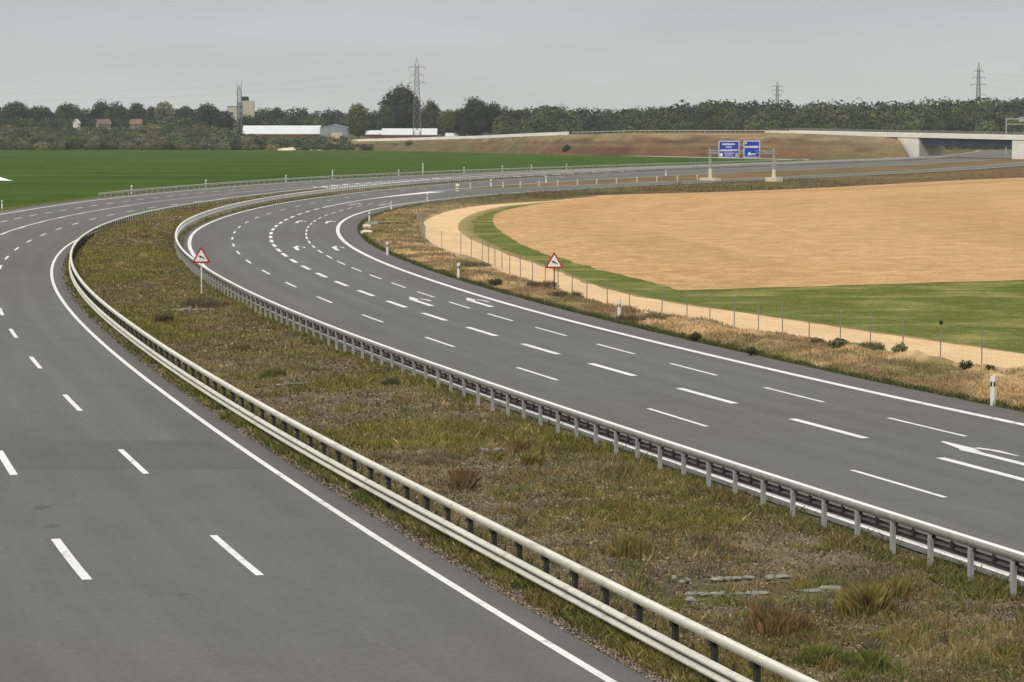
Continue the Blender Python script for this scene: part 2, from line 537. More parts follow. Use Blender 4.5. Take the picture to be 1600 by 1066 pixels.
lines('edge_line', roadR, [ribbon(lambda y: cv('Re', y), 24, YG, .30, ZM, 0, 1.5)])
lines('edge_line', roadR, [ribbon(lambda y: cv('Ro', y), 24, YG, .34, ZM, 0, 1.2)])
mid1 = [40, 58, 76, 93.7, 110.6, 127.4, 143.5, 159.5, 175.2, 190.8, 206.3, 221.7, 236.2, 251.2, 266, 281, 296, 311.4, 327, 342.6, 358.5, 374.5, 390, 406, 422, 438]
mid2 = [43, 55, 67, 79, 90.2, 101.4, 112.6, 123.3, 134.1, 144.8, 155.4, 166, 176.4, 186.8, 197.1, 207.4, 217.4, 226, 235.3, 244.8, 254.2, 264, 273.9, 283.8, 293.8, 304, 314.4, 324.6, 334.8, 345]
mid3 = [43, 55, 67, 79, 90.6, 101.8, 112.7, 123.3, 134.1, 144.4, 154.5, 164.6, 174.6, 184.6, 194.5, 204.3, 214, 223.6, 233.2, 242.7, 252.3, 261.6, 271, 280.6, 290, 299.7, 309.5, 319.8, 330, 340, 350, 360, 370, 380]
lines('lane_line', roadR, dashes('R1', mid1, .165, 6))
lines('lane_line', roadR, dashes('R2', mid2, .30, 6) + [ribbon(lambda y: cv('R2', y), 352, YG, .34, ZM, 0, 2)])
lines('lane_line', roadR, dashes('R3', mid3, .16, 5.8))
ny = np.linspace(392, YG, 30)
nx = cv('R2', ny)
nw = .1 + 2.6 * ((ny - 392) / (YG - 392)) ** 1.3
gv = [(np.stack([np.r_[nx, nx + nw], np.r_[ny, ny - nw * .2], np.full(60, ZM + .003)], -1), np.array([[q, 30 + q, 31 + q, q + 1] for q in range(29)]))]
lines('gore_marking', roadR, gv)
lines('edge_line', roadM, [ribbon(lambda y: cv('Re', y), YG, 1400, .3, ZM, 0, 3)])
lines('edge_line', roadM, [ribbon(lambda y: cv('Rmo', y), YG, 1400, .3, ZM, 0, 3)])
lines('lane_line', roadM, dashes('R1', [454 + i * 16 for i in range(22)], .2, 6))
lines('edge_line', roadX, [ribbon(lambda y: cv('Rpl', y), YG + 8, 1200, .3, ZM, 0, 3)])
lines('edge_line', roadX, [ribbon(lambda y: cv('Ro', y), YG, 1200, .3, ZM, 0, 3)])


def arrow(ka, kb, y_tip, L, mirror=False):
    """lane arrow: long shaft with a stretched head and a barb bending right"""
    xf = lambda y: (cv(ka, y) + cv(kb, y)) / 2
    def P(s, o):
        y = y_tip - s * .955
        p, n, _ = curve_pts(xf, [y])
        q = p[0] + n[0] * o
        return (q[0], q[1], ZM)
    k = L / 7.6
    polys = [[(7.6, -.15), (7.6, .15), (1.9, .15), (1.9, -.15)],
             [(1.9, -.15), (1.9, .15), (.6, .40), (.9, -.22)],
             [(.9, -.12), (.6, .40), (-1.5, .36), (-1.5, .22)],
             [(.6, .40), (.5, .62), (1.5, .86), (1.4, .62)],
             [(1.5, .86), (1.4, .62), (2.9, .72), (3.1, .80)]]
    ps = []
    for q in polys:
        ps.append((np.array([P(s * k, o) for s, o in q]), np.array([[0, 1, 2, 3]])))
    return ps


for (ka, kb), tips in ((('R2', 'R3'), (84.9, 160.6, 233, 300, 371)), (('R3', 'Ro'), (84.9, 159.8, 232.6, 299, 370))):
    for t in tips:
        lines('lane_arrow', roadR, arrow(ka, kb, t, 7.2))

# ------------------------------------------------------------------ ground sheets
def sheet(name, poly, z, m):
    me = bpy.data.meshes.new(name)
    me.from_pydata([(x, y, z) for x, y in poly], [], [tuple(range(len(poly)))])
    if me.polygons[0].normal.z < 0: me.flip_normals()
    return tag(link(name, me, m), kind='structure')


g = np.linspace(-1, 1, 2)
gm = np_mesh('ground', [(-4000, -200, 0), (4000, -200, 0), (4000, 9000, 0), (-4000, 9000, 0)], [[0, 1, 2, 3]])
tag(link('ground', gm, M['ground']), kind='structure')

# green crop field left of the motorway
yy = np.array([150, 200, 240, 270, 300, 330, 360, 390, 420, 450, 490, 530, 580, 640, 700, 760, 830, 890])
edge = [(float(cv('Lo', y)) - (4.6 if y > 335 else 3.2), float(y)) for y in yy]
far_edge = [at(1262, 250.4), at(1180, 248.4), at(1100, 246.6), at(1000, 244.3), at(940, 243.2), at(900, 241.5), at(760, 239.5), at(640, 236.6), at(400, 235.9), at(200, 235.2), at(0, 235.0), (-420, 1408), (-420, 150)]
sheet('green_field', edge + far_edge, .03, M['crop'])
# gravel path behind the crop
gp = [at(930, 242.6), at(1010, 243.6), at(1100, 245.8), at(1265, 249.6), at(1262, 250.6), at(1180, 248.6), at(1100, 246.8), at(1000, 244.5)]
sheet('gravel_path', gp, .045, M['gravel'])

# sandy farm track
TLk = np.array([[28, 78], [20, 110], [16.1, 121], [12.3, 133], [6.8, 149], [2.2, 174], [-3.3, 209], [-7.8, 253], [-9, 282], [-9.3, 297], [-8.7, 320], [-6.7, 346], [-2.9, 367], [4.6, 387], [13.3, 418]])
TRk = np.array([[33, 78], [26, 110], [22, 121], [15.9, 138], [7.4, 163], [2.35, 199], [-1.85, 232], [-4.3, 258], [-5.4, 282], [-5.4, 306], [-3.7, 338], [-.6, 362], [5.2, 384], [13.5, 417]])
tl = lambda y: hermite(TLk[:, 1], TLk[:, 0], y)
tr = lambda y: hermite(TRk[:, 1], TRk[:, 0], y)
yt = np.linspace(78, 417, 240)
rag = lambda y, sd, a: a * (vn(y, y * 0, 3.0, 3, sd) - .5) * 2 * np.where(np.asarray(y) > 230, .35, 1)
tm = between(lambda y: tl(y) + rag(y, 3, .35), lambda y: np.maximum(tr(y) + rag(y, 5, .45), tl(y) + .6), yt, 8, .022, None, 'dirt_track')
tag(link('dirt_track', tm, M['track']), kind='structure')
# grass strip round the stubble field
ys_ = np.linspace(78, 436, 160)
FE = np.array([[10.3, 170], [6.1, 195.6], [2.6, 221], [-.6, 261], [-2.1, 308], [-1.6, 333], [.4, 352], [5.7, 384], [16.5, 427], [30.6, 442], [42, 459], [63.6, 500], [81, 538], [106, 583], [160, 660], [230, 760], [300, 860]])
gs = [(float(tr(y)) - .3, float(y)) for y in yt] + [(20, 432), (300, 432), (300, 60), (60, 60)]
sheet('grass_strip', gs, .010, M['strip_grass'])
dv_ = between(lambda y: tr(y) - .4, lambda y: np.maximum(tr(y), tl(y) + .6) + (.5 + .9 * sstep(180, 290, y)) * (.5 + vn(y, y * 0, 4, 3, 71)), np.linspace(80, 410, 260), 5, .014,
              lambda X, Y, U: mixc(np.broadcast_to(np.array([.36, .265, .125]), X.shape + (3,)), np.array([.17, .16, .055]), np.clip(U * .8 + .6 * (vn(X, Y, 2.5, 3, 72) - .5), 0, 1)), 'dry_margin')
tag(link('dry_margin', dv_, M['dirt_attr']), kind='structure')
# stubble field
fy = np.linspace(170, 860, 200)
fe = hermite(FE[:, 1], FE[:, 0], fy) + rag(fy, 7, .5)
FEx = lambda y: hermite(FE[:, 1], FE[:, 0], y) + rag(y, 7, .5)


def stub_col(X, Y, U):
    d = X - hermite(FE[:, 1], FE[:, 0], np.minimum(Y, 760))
    d = d + 2.0 * (vn(X, Y, 25, 2, 81) - .5)
    row = .5 + .5 * np.sin(d * 2 * np.pi / 3.1)
    swath = vn(d, Y * .04, 5.5, 3, 82)
    t = np.clip(.28 + .14 * row + .45 * sstep(.36, .64, swath), 0, 1)
    c = mixc(np.broadcast_to(np.array([.400, .247, .115]), X.shape + (3,)), np.array([.505, .318, .155]), t)
    c = mixc(c, np.array([.47, .27, .125]), .4 * sstep(.55, .7, vn(X, Y, 40, 3, 83)))
    return c * (.70 + .60 * vn(X, Y * .8, 1.1, 4, 84))[..., None]


sm_ = between(FEx, lambda y: np.minimum(np.maximum(10.3 + 22.7 / 11.6 * (y - 170) + .5 * np.sin(y * 2.1), FEx(y) + .2), 420), ygrid(170.2, 860, .5, .006), 150, .016, stub_col, 'stubble_field', np.linspace(0, 1, 150) ** 2.0)
M['stubble'] = mat('straw_stubble', attr=True, rough=.95, spec=0.0, noise=[((.8, .5, .5), .13, 6), ((4, 2.5, 3), .20, 5)], bump=((3, 3, 3), .7, .10))
tag(link('stubble_field', sm_, M['stubble']), kind='structure')
# furrow strip along the far edge of the stubble
fy2 = np.linspace(428, 640, 60)
fur = between(lambda y: hermite(FE[:, 1], FE[:, 0], y) + 3.5 + (y - 428) * .06, lambda y: hermite(FE[:, 1], FE[:, 0], y) + 5.4 + (y - 428) * .075, fy2, 3, .02, None, 'furrow')
M['furrow'] = mat('furrow_soil', (.33, .19, .085), .95, noise=[((.3, .3, .3), .3, 5)])
tag(link('furrow', fur, M['furrow']), kind='structure')

# ---- median ground with small bumps
BROWN, TANS, GREENS, OLIVE, PURPLE = map(np.array, ([.130, .104, .060], [.255, .190, .098], [.120, .130, .028], [.180, .160, .042], [.160, .130, .095]))


def med_w(X, Y):
    """(0..1) how green, how tan, how mauve the median is at a place"""
    gr = sstep(.44, .60, vn(X * 1.3, Y * .55, 2.6, 4, 11)) * (.5 + .5 * sstep(.32, .55, vn(X, Y, 17, 2, 12)))
    ta = sstep(.50, .66, vn(X * 1.2, Y * .5, 3.1, 4, 13)) * (.3 + .7 * sstep(.4, .62, vn(X, Y, 21, 2, 14)))
    pu = sstep(.40, .55, vn(X, Y * .6, 5.5, 3, 15)) * sstep(190, 90, Y) * sstep(1.6, 3.2, X - cv('Le', Y)) * sstep(1.2, 2.6, cv('Re', Y) - X)
    gr = np.maximum(gr * (1 - .6 * pu), .85 * sstep(2.9, 1.5, X - cv('Le', Y)) * sstep(.36, .52, vn(X, Y, 1.7, 3, 24)))
    return gr, ta, pu


def med_col(X, Y, U=None):
    gr, ta, pu = med_w(X, Y)
    c = mixc(np.broadcast_to(BROWN, X.shape + (3,)), PURPLE, pu * .8)
    c = mixc(c, TANS, ta * .75)
    c = mixc(c, mixc(np.broadcast_to(GREENS, X.shape + (3,)), OLIVE, sstep(.4, .6, vn(X, Y, 4, 2, 16))), gr * .85)
    dl = X - cv('Le', Y)
    gravel = mixc(np.broadcast_to(np.array([.165, .135, .112]), X.shape + (3,)), np.array([.27, .205, .14]), sstep(.55, .7, vn(X, Y, .8, 3, 17)))
    c = mixc(c, gravel, sstep(1.5, 1.0, dl + .5 * (vn(X, Y, 1.4, 3, 18) - .5)))
    mot = vn(X, Y, .55, 3, 23)
    c = c * (.50 + 1.0 * mot)[..., None]
    dr = cv('Re', Y) - X
    c = mixc(c, np.array([.17, .145, .125]), .8 * sstep(1.5, .9, dr + .5 * (vn(X, Y, 1.4, 3, 19) - .5)))
    return c


def med_h(X, Y, U=None):
    dl, dr = X - cv('Le', Y), cv('Re', Y) - X
    e = sstep(.7, 2.2, dl) * sstep(.4, 1.9, dr)
    mound = .62 * sstep(185, 250, Y) * sstep(1.45, 2.2, dl) * sstep(1.2, 3.2, dr)
    return .02 + mound + e * (.20 * (vn(X, Y, 1.6, 4, 21) - .35) + .22 * (vn(X, Y, 7, 2, 22) - .4))


ysM = ygrid(26, 480, .45, .006)
mg = between(lambda y: cv('Le', y) + .5, lambda y: cv('Re', y) - .3, ysM, 40, med_h, med_col, 'median_ground')
tag(link('median_ground', mg, M['dirt_attr'], smooth=True), kind='structure')

# ---- verge right of the right carriageway
FNp = [at(1720, 612), at(1589, 588), at(1526, 573), at(1468, 565), at(1411.6, 554), at(1359, 546), at(1311, 539), at(1266, 529.5), at(1222, 524), at(1184.6, 520), at(1145.6, 514.5), at(1110, 507), at(1074, 501), at(1044, 496), at(1000, 489), at(922, 471), at(847, 450), at(795, 430), at(749, 407), at(715, 396), at(690, 392), at(663, 387)]
FN = np.array(FNp)
FN = np.vstack([[36, 82], FN, [[-8.1, 262], [-10.2, 285], [-11.0, 305], [-10.8, 325], [-9.0, 350], [-4.5, 376], [3, 403], [13, 430], [25, 455], [60, 522], [95, 600]]])
FN = FN[np.argsort(FN[:, 1])]
# smooth the surveyed fence line
fx = FN[:, 0].copy()
for _ in range(3):
    fx[1:-1] = .25 * fx[:-2] + .5 * fx[1:-1] + .25 * fx[2:]
fn = lambda y: np.interp(y, FN[:, 1], fx)


def ver_w(X, Y):
    d = X - cv('Rs', Y)
    dark = sstep(.9, .25, d + .7 * (vn(X, Y, 1.1, 3, 31) - .5))
    straw = sstep(.36, .56, vn(X, Y * .7, 2.2, 4, 32))
    brown = sstep(.5, .62, vn(X * .9, Y * .5, 3.5, 3, 33))
    return d, dark, straw, brown


def ver_col(X, Y, U=None):
    d, dark, straw, brown = ver_w(X, Y)
    c = mixc(np.broadcast_to(np.array([.31, .22, .11]), X.shape + (3,)), np.array([.49, .345, .180]), straw)
    c = mixc(c, np.array([.21, .14, .075]), brown * .75)
    c = mixc(c, np.array([.17, .155, .06]), .6 * sstep(.5, .66, vn(X, Y * .7, 3.2, 4, 40)))
    c = mixc(c, np.array([.20, .165, .065]), .75 * sstep(200, 300, Y) * sstep(.38, .58, vn(X, Y, 6, 3, 34)))
    c = mixc(c, np.array([.135, .115, .055]), .85 * sstep(335, 400, Y))
    c = mixc(c, np.array([.175, .105, .058]), sstep(45, 80, X) * sstep(.35, .55, vn(X, Y, 14, 3, 39)))
    return mixc(c, np.array([.075, .085, .028]), dark)


def ver_h(X, Y, U):
    d = X - cv('Rs', Y)
    e = sstep(.3, 2.5, d) * sstep(0, .12, 1 - U)
    lump = sstep(190, 125, Y)
    return .02 + e * (.30 * (vn(X, Y, 1.8, 4, 35) - .3) + lump * .38 * np.abs(vn(X * 1.3, Y * .45, 1.9, 3, 36) - .5) * 2 * sstep(.25, .45, U))


ysV = ygrid(60, 600, .35, .006)
vg = between(lambda y: cv('Rs', y) + .02, lambda y: np.maximum(fn(y), cv('Rs', y) + 1.5), ysV, 46, ver_h, ver_col, 'verge_ground')
tag(link('verge_ground', vg, M['dirt_attr'], smooth=True), kind='structure')
vg2 = between(lambda y: np.maximum(fn(y), cv('Rs', y) + 1.5), lambda y: np.maximum(tl(y) + rag(y, 3, .35), fn(y) + .05), np.linspace(80, 417, 160), 4, .019, ver_col, 'track_edge')
tag(link('track_edge', vg2, M['dirt_attr']), kind='structure')
# strip between exit road and stubble field further out
vg3 = between(lambda y: cv('Rs', y), lambda y: np.maximum(hermite(FE[:, 1], FE[:, 0], y), cv('Rs', y) + 2), ygrid(418, 850, 2, .01), 12, .014, ver_col, 'exit_verge')
tag(link('exit_verge', vg3, M['dirt_attr']), kind='structure')


def gore_col(X, Y, U):
    return mixc(np.broadcast_to(np.array([.20, .135, .075]), X.shape + (3,)), np.array([.13, .105, .05]), sstep(.4, .6, vn(X, Y, 9, 3, 37)))


vg4 = between(lambda y: cv('Rmo', y) + .5, lambda y: np.maximum(cv('Rpl', y) - .5, cv('Rmo', y) + .7), ygrid(462, 1000, 2, .01), 8, .05, gore_col, 'gore_verge')
tag(link('gore_verge', vg4, M['dirt_attr']), kind='structure')
vg5 = between(lambda y: cv('Lo', y) - 4.8, lambda y: cv('Lo', y) - 2.0, ygrid(200, 900, 2, .01), 6, .05, lambda X, Y, U: mixc(np.broadcast_to(np.array([.19, .145, .075]), X.shape + (3,)), np.array([.10, .105, .04]), np.maximum(sstep(.4, .6, vn(X, Y, 7, 3, 38)), sstep(330, 350, Y))), 'outer_verge')
tag(link('outer_verge', vg5, M['dirt_attr']), kind='structure')
# ------------------------------------------------------------------ guard rails
def box_profile(c, z0, z1, w=.15, r=.012):
    h = w / 2
    return [(c - h, z0), (c + h, z0), (c + h, z1 - r), (c + h - r, z1), (c - h + r, z1), (c - h, z1 - r)]


def w_profile(z0, z1, a=.08, d=.085):
    h = (z1 - z0) / 6
    f = [(a, z0), (a + d, z0 + h * .9), (a + d, z0 + h * 1.9), (a, z0 + h * 2.5), (a, z0 + h * 3.5), (a + d, z0 + h * 4.1), (a + d, z0 + h * 5.1), (a, z1)]
    return f + [(q - .014, z) for q, z in reversed(f)]


def sweep(name, xf, ys, prof, side, parent, m, back=None, backsel=()):
    """profile (towards the road, height) swept along a curve; side = direction of the road; backsel: profile edges with the back material"""
    p, n, arc = curve_pts(xf, ys)
    a = np.array([q[0] for q in prof]) * side
    h = np.array([q[1] for q in prof])
    V = np.empty((len(ys), len(prof), 3))
    V[:, :, :2] = p[:, None] + n[:, None] * a[None, :, None]
    V[:, :, 2] = h[None]
    k = len(prof)
    i = np.arange(len(ys) - 1)[:, None] * k
    j = np.arange(k)[None]
    F = np.stack([i + j, i + (j + 1) % k, i + k + (j + 1) % k, i + k + j], -1).reshape(-1, 4)
    if side < 0: F = F[:, ::-1]
    me = np_mesh(name, V.reshape(-1, 3), F)
    if back is not None:
        sel = np.zeros(k, np.int32)
        sel[list(backsel)] = 1
        me.materials.append(m)
        me.materials.append(back)
        me.polygons.foreach_set('material_index', np.tile(sel, len(ys) - 1))
        m = None
    return link(name, me, m, parent)


def along(xf, y0, y1, step):
    """places every `step` metres along a curve: (x, y, heading)"""
    ys = np.arange(y0, y1, .25)
    p, n, arc = curve_pts(xf, ys)
    t = np.arange(0, arc[-1], step)
    return [(float(np.interp(q, arc, p[:, 0])), float(np.interp(q, arc, ys)), math.atan2(float(np.interp(q, arc, n[:, 1])), float(np.interp(q, arc, n[:, 0])))) for q in t]


def c_post(h=.86, a=.13, b=.09, t=.012):
    poly = [(-b / 2, -a / 2), (b / 2, -a / 2), (b / 2, -a / 2 + t * 2), (-b / 2 + t, -a / 2 + t * 2), (-b / 2 + t, a / 2 - t * 2), (b / 2, a / 2 - t * 2), (b / 2, a / 2), (-b / 2, a / 2)]
    return MB().prism(poly, 'z', -.3, h)


def post_run(spots, parent, m, mb, maxparts=100, bracket=None):
    """the nearest posts each a part, the far rest one part"""
    first = None
    for i, (x, y, r) in enumerate(spots[:maxparts]):
        if first is None:
            o = first = mb.build('post', m, parent)
            if bracket: br = bracket.build('bracket', M['zinc_dark'], o)
        else:
            o = first.copy()
            COL.objects.link(o)
            o.parent = parent
            if bracket:
                c = br.copy()
                COL.objects.link(c)
                c.parent = o
        o.location = (x, y, 0)
        o.rotation_euler = (0, 0, r)
    if len(spots) > maxparts:
        big = MB()
        for x, y, r in spots[maxparts:]:
            c, s = math.cos(r), math.sin(r)
            big.add([(x + a * c - b * s, y + a * s + b * c, z) for a, b, z in mb.v], mb.f)
        tag(big.build('post', m, parent), kind='stuff')


def super_rail(label, k, side, m, mp, y0, y1, phase, up, lo):
    root = empty('guardrail', (0, 0, 0), 0, label, 'guardrail', 'double guardrails along the median')
    xf = lambda y: cv(k, y)
    ys = ygrid(y0, y1, 1.0, .008)
    sweep('upper_beam', xf, ys, box_profile(*up), side, root, m, M['shade_stain'] if side < 0 else M['zinc_dull'], (0,) if side < 0 else (0, 5))  # underside, and right rail's back, coloured darker than the top to stand for shade
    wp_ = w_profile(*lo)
    sweep('lower_beam', xf, ys, wp_, side, root, m, M['shade_stain'], list(range(8, 16)) + [3])  # back and middle groove painted dark, shade and grime together
    if side > 0:                                         # bright turned-up lower lip seen from behind
        sweep('lip', xf, ys[ys < 200], [(.04, lo[0] - .01), (.07, lo[0] - .01), (.07, lo[0] + .012), (.04, lo[0] + .012)], side, root, m)
    spots = along(xf, y0 + phase, y1 - 2, 2.0)
    br = MB().box((.05 * side, 0, up[1] - .05), (.10, .13, .10))
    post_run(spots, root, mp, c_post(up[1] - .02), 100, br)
    mid = [q for q in along(xf, y0 + phase + .95, 250, 2.0)][:95]
    first = None
    for x, y, r in mid:                                  # splice bolts of the lower beam, halfway between posts
        if first is None:
            o = first = MB().box((.05 * side, 0, lo[1] - .05), (.05, .12, .16)).box((.03 * side, 0, lo[1] + .05), (.02, .04, .10)).build('splice', M['zinc_dark'], root)
        else:
            o = first.copy()
            COL.objects.link(o)
            o.parent = root
        o.location = (x, y, 0)
        o.rotation_euler = (0, 0, r)
    return root


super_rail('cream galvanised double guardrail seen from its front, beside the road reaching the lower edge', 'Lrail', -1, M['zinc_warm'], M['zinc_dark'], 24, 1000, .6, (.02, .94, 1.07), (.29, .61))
super_rail('grey double guardrail seen from its back, pale posts standing in weeds, round the tight bend', 'Rrail', 1, M['zinc'], M['zinc_dull'], 24, 1000, .9, (.08, .81, .99), (.50, .74))

gr = empty('guardrail', (0, 0, 0), 0, 'low single-beam guardrail between the green field and the road', 'guardrail')
xo = lambda y: cv('Lo', y) - 2.6
sweep('beam', xo, ygrid(404, 900, 2, .008), w_profile(.40, .74), 1, gr, M['zinc_dull'])
post_run(along(xo, 405, 898, 4.0), gr, M['zinc_dull'], c_post(.72))

# ------------------------------------------------------------------ wire fence
fence = empty('wire_fence', (0, 0, 0), 0, 'thin wire mesh fence on metal posts between the dry verge and the sandy track', 'fence')
fp = [tuple(q) for q in FN if 88 < q[1] < 240]
fine = []
for (x, y), (x2, y2) in zip(fp[:-1], fp[1:]):
    fine.append((x, y))
    d = math.hypot(x2 - x, y2 - y)
    k = max(1, round(d / 5.2))
    for i in range(1, k): fine.append((x + (x2 - x) * i / k, y + (y2 - y) * i / k))
y = 240
while y < 400:
    fine.append((float(fn(y)), y))
    y += 5.0
fine = [(float(fn(y)), y) for x, y in fine]
fpost = None
for i, (x, y) in enumerate(fine):
    if fpost is None:
        mb = MB().lathe([(.026, -.3), (.026, 1.58), (.016, 1.6)], n=8)
        o = fpost = mb.build('post', M['fence_post'], fence)
    else:
        o = fpost.copy()
        COL.objects.link(o)
        o.parent = fence
    o.location = (x, y, 0)
    o.rotation_euler = (random.gauss(0, .015), random.gauss(0, .015), 0)
    if abs(y - 117.3) < 2.2 and 'cap_done' not in fence:
        MB().lathe([(.05, 1.55), (.075, 1.60), (.075, 1.70), (.03, 1.74)], n=10).build('cap', M['black'], o)
        fence['cap_done'] = 1
if 'cap_done' in fence: del fence['cap_done']
wm = MB()
for (x, y), (x2, y2) in zip(fine[:-1], fine[1:]):
    for z in (.1, .25, .4, .55, .72, .9, 1.1, 1.3, 1.5):
        wm.tube((x, y, z), (x2, y2, z), .0024, n=3, caps=False)
    k = max(2, int(math.hypot(x2 - x, y2 - y) / .3))
    for i in range(1, k):
        a, b = x + (x2 - x) * i / k, y + (y2 - y) * i / k
        wm.tube((a, b, .08), (a, b, 1.52), .0018, n=3, caps=False)
wm.build('wire_mesh', M['mesh_wire'], fence)

# ------------------------------------------------------------------ delineator posts


def make_delineator(label, loc, rz=0.0, h=1.05):
    root = empty('delineator_post', loc, rz, label, 'delineator', 'white delineator posts')
    s = h / 1.05
    prof = lambda w: [(-w * 1.45, .06), (-w * .8, -.05), (w * .8, -.05), (w * 1.45, .06), (.0, .08)]
    b = MB().prism([(a * s, c * s) for a, c in prof(.062)], 'z', -.1, .66 * s)
    b.build('shaft', M['white'], root)
    v0, v1 = .66 * s, .83 * s
    P, n = [], 5
    pr = [(a * s, c * s) for a, c in prof(.058)]
    for dz in (0, 1):
        for a, c in pr: P.append((a, c, (v0 if dz == 0 else v1)))
    MB().add(P, [(k, (k + 1) % n, n + (k + 1) % n, n + k) for k in range(n)] + [tuple(range(n - 1, -1, -1)), tuple(range(n, 2 * n))]).build('band', M['black'], root)
    t = MB()
    pr = [(a * s, c * s) for a, c in prof(.072)]
    P = [(a, c, v1) for a, c in pr] + [(a, c, h - .05 * s + (a + .07 * s) * .5) for a, c in pr]
    t.add(P, [(k, (k + 1) % n, n + (k + 1) % n, n + k) for k in range(n)] + [tuple(range(n - 1, -1, -1)), tuple(range(n, 2 * n))])
    t.build('head', M['white'], root)
    r = MB().box((0, -.056 * s, .745 * s), (.045 * s, .012, .15 * s))
    r.build('reflector', M['signwhite'], root)
    return root


DL = [((1551, 636), 'white delineator post at the asphalt edge, just in front of the two dark round bushes'),
      ((967, 502), 'white delineator post beside brown weeds, second one up from the two dark round bushes'),
      ((716, 437), 'white delineator post in front of the mauve-brown bush on the outside of the curve'),
      ((605, 400), 'white delineator post just below the two pale stones on the bend'),
      ((577, 347), 'white delineator post just above the two pale stones on the bend'),
      ((611, 329), 'small white delineator post at the top of the bend, second above the two pale stones'),
      ((667.5, 315.5), 'small white delineator post at the start of the exit road, opposite the painted nose'),
      ((3, 327), 'white delineator post cut by the frame edge, between the green field and the road')]
proto = None
for (px, py), lab in DL:
    x, y = at(px, py)
    if proto is None:
        o = proto = make_delineator(lab, (0, 0, 0))
    else:
        o = copy_tree(proto)
        o['label'] = lab
    o.location = (x, y, .05)
    o.rotation_euler = (0, 0, random.uniform(-.2, .1))


def solve_y(xf, px, y0=380, y1=1000):
    for _ in range(60):
        m = (y0 + y1) / 2
        if 800 + FPX * float(xf(m)) / m < px: y0 = m
        else: y1 = m
    return (y0 + y1) / 2


xd = lambda y: cv('Lo', y) - 3.3
for px, lab in ((206, 'tiny white delineator post over the start of the low guardrail by the green field'), (322, 'tiny white delineator post over the low guardrail, below the white-roofed barn'),
                (447, 'tiny white delineator post over the low guardrail, beside a taller pale pole'), (623, 'tiny white delineator post by the green field, just short of the big lattice pylon'),
                (725, 'tiny white delineator post by the green field, below the concrete pole'), (785, 'tiny white delineator post by the green field, second beyond the concrete pole'),
                (830, 'tiny white delineator post by the green field, third beyond the concrete pole'), (885, 'tiny white delineator post by the field, in front of the dark bank bush')):
    y = solve_y(xd, px)
    o = copy_tree(proto)
    o['label'] = lab
    o.location = (float(xd(y)), y, .05)
    o.scale = (1.5, 1.5, 1.25)
xg = lambda y: cv('Rmo', y) + .9
for px, lab in ((767, 'small white delineator post by the painted gore, near the yellowish marker'), (853, 'small white delineator post by the brown strip, second beyond the yellowish marker'), (1040, 'small white delineator post beside the main road, just short of the overhead sign')):
    y = solve_y(xg, px, 446)
    o = copy_tree(proto)
    o['label'] = lab
    o.location = (float(xg(y)), y, .05)
    o.scale = (1.6, 1.6, 1.25)
# taller pale poles by the crop
pole = None
for px, h, lab in ((520, 1.9, 'thin pale pole standing in the green field edge above the low guardrail'), (661, 2.6, 'thicker pale pole at the field edge straight below the big lattice pylon')):
    y = solve_y(lambda q: cv('Lo', q) - 4, px)
    r = empty('marker_pole', (float(cv('Lo', y) - 4), y, 0), 0, lab, 'pole', 'pale poles by the green field')
    MB().lathe([(.10, -.2), (.10, h * .9), (.06, h)], n=8).build('shaft', M['white'], r)
    MB().lathe([(.16, -.1), (.16, .12), (.12, .16)], n=8).build('foot', M['concrete'], r)
# guard posts on the brown strip between main road and exit road
gp0 = None
xq = lambda y: cv('Rpl', y) - 1.6
for i, px in enumerate((735, 786, 813, 842, 871, 902, 932, 963, 995, 1026, 1058, 1089)):
    y = solve_y(xq, px, 447)
    if gp0 is None:
        o = gp0 = empty('guard_post', (0, 0, 0), 0, None, 'post', 'pale guard posts between main road and exit road')
        c_post(.85, .26, .2).build('shaft', M['concrete_tan'], o)
        MB().box((0, 0, .9), (.30, .34, .1)).build('cap', M['white'], o)
    else:
        o = copy_tree(gp0)
    o['label'] = 'short pale guard post in the row along the brown strip before the overhead sign'
    o.location = (float(xq(y)), y, .03)
# gore marker
x, y = at(715, 300)
gm_ = empty('gore_marker', (x, y, .03), 0, 'yellowish two-lobed marker at the painted nose where the exit road splits off', 'marker')
MB().lathe([(.30, -.05), (.34, .08), (.36, .42), (.22, .55), (.15, .58)], n=14).build('lower_drum', M['pale_yellow'], gm_, True)
MB().lathe([(.15, .58), (.30, .68), (.36, .85), (.34, 1.05), (.20, 1.2), (.04, 1.24)], n=14).build('upper_drum', M['pale_yellow'], gm_, True)
MB().lathe([(.365, .30), (.37, .31), (.37, .38), (.365, .39)], n=14).build('band', M['black'], gm_)

# ------------------------------------------------------------------ warning signs


def rounded_tri(side, r, z0, n=5):
    hgt_ = side * math.sqrt(3) / 2
    c = [(-side / 2, z0), (side / 2, z0), (0, z0 + hgt_)]
    cen = (0, z0 + hgt_ / 3)
    out = []
    for k, (x, z) in enumerate(c):
        a0 = math.radians((210, 330, 90)[k])
        d = 2 * r
        ix, iz = x - d * math.cos(a0), z - d * math.sin(a0)
        for i in range(n):
            a = a0 + math.radians(-60 + 120 * i / (n - 1))
            out.append((ix + r * math.cos(a), iz + r * math.sin(a)))
    return out


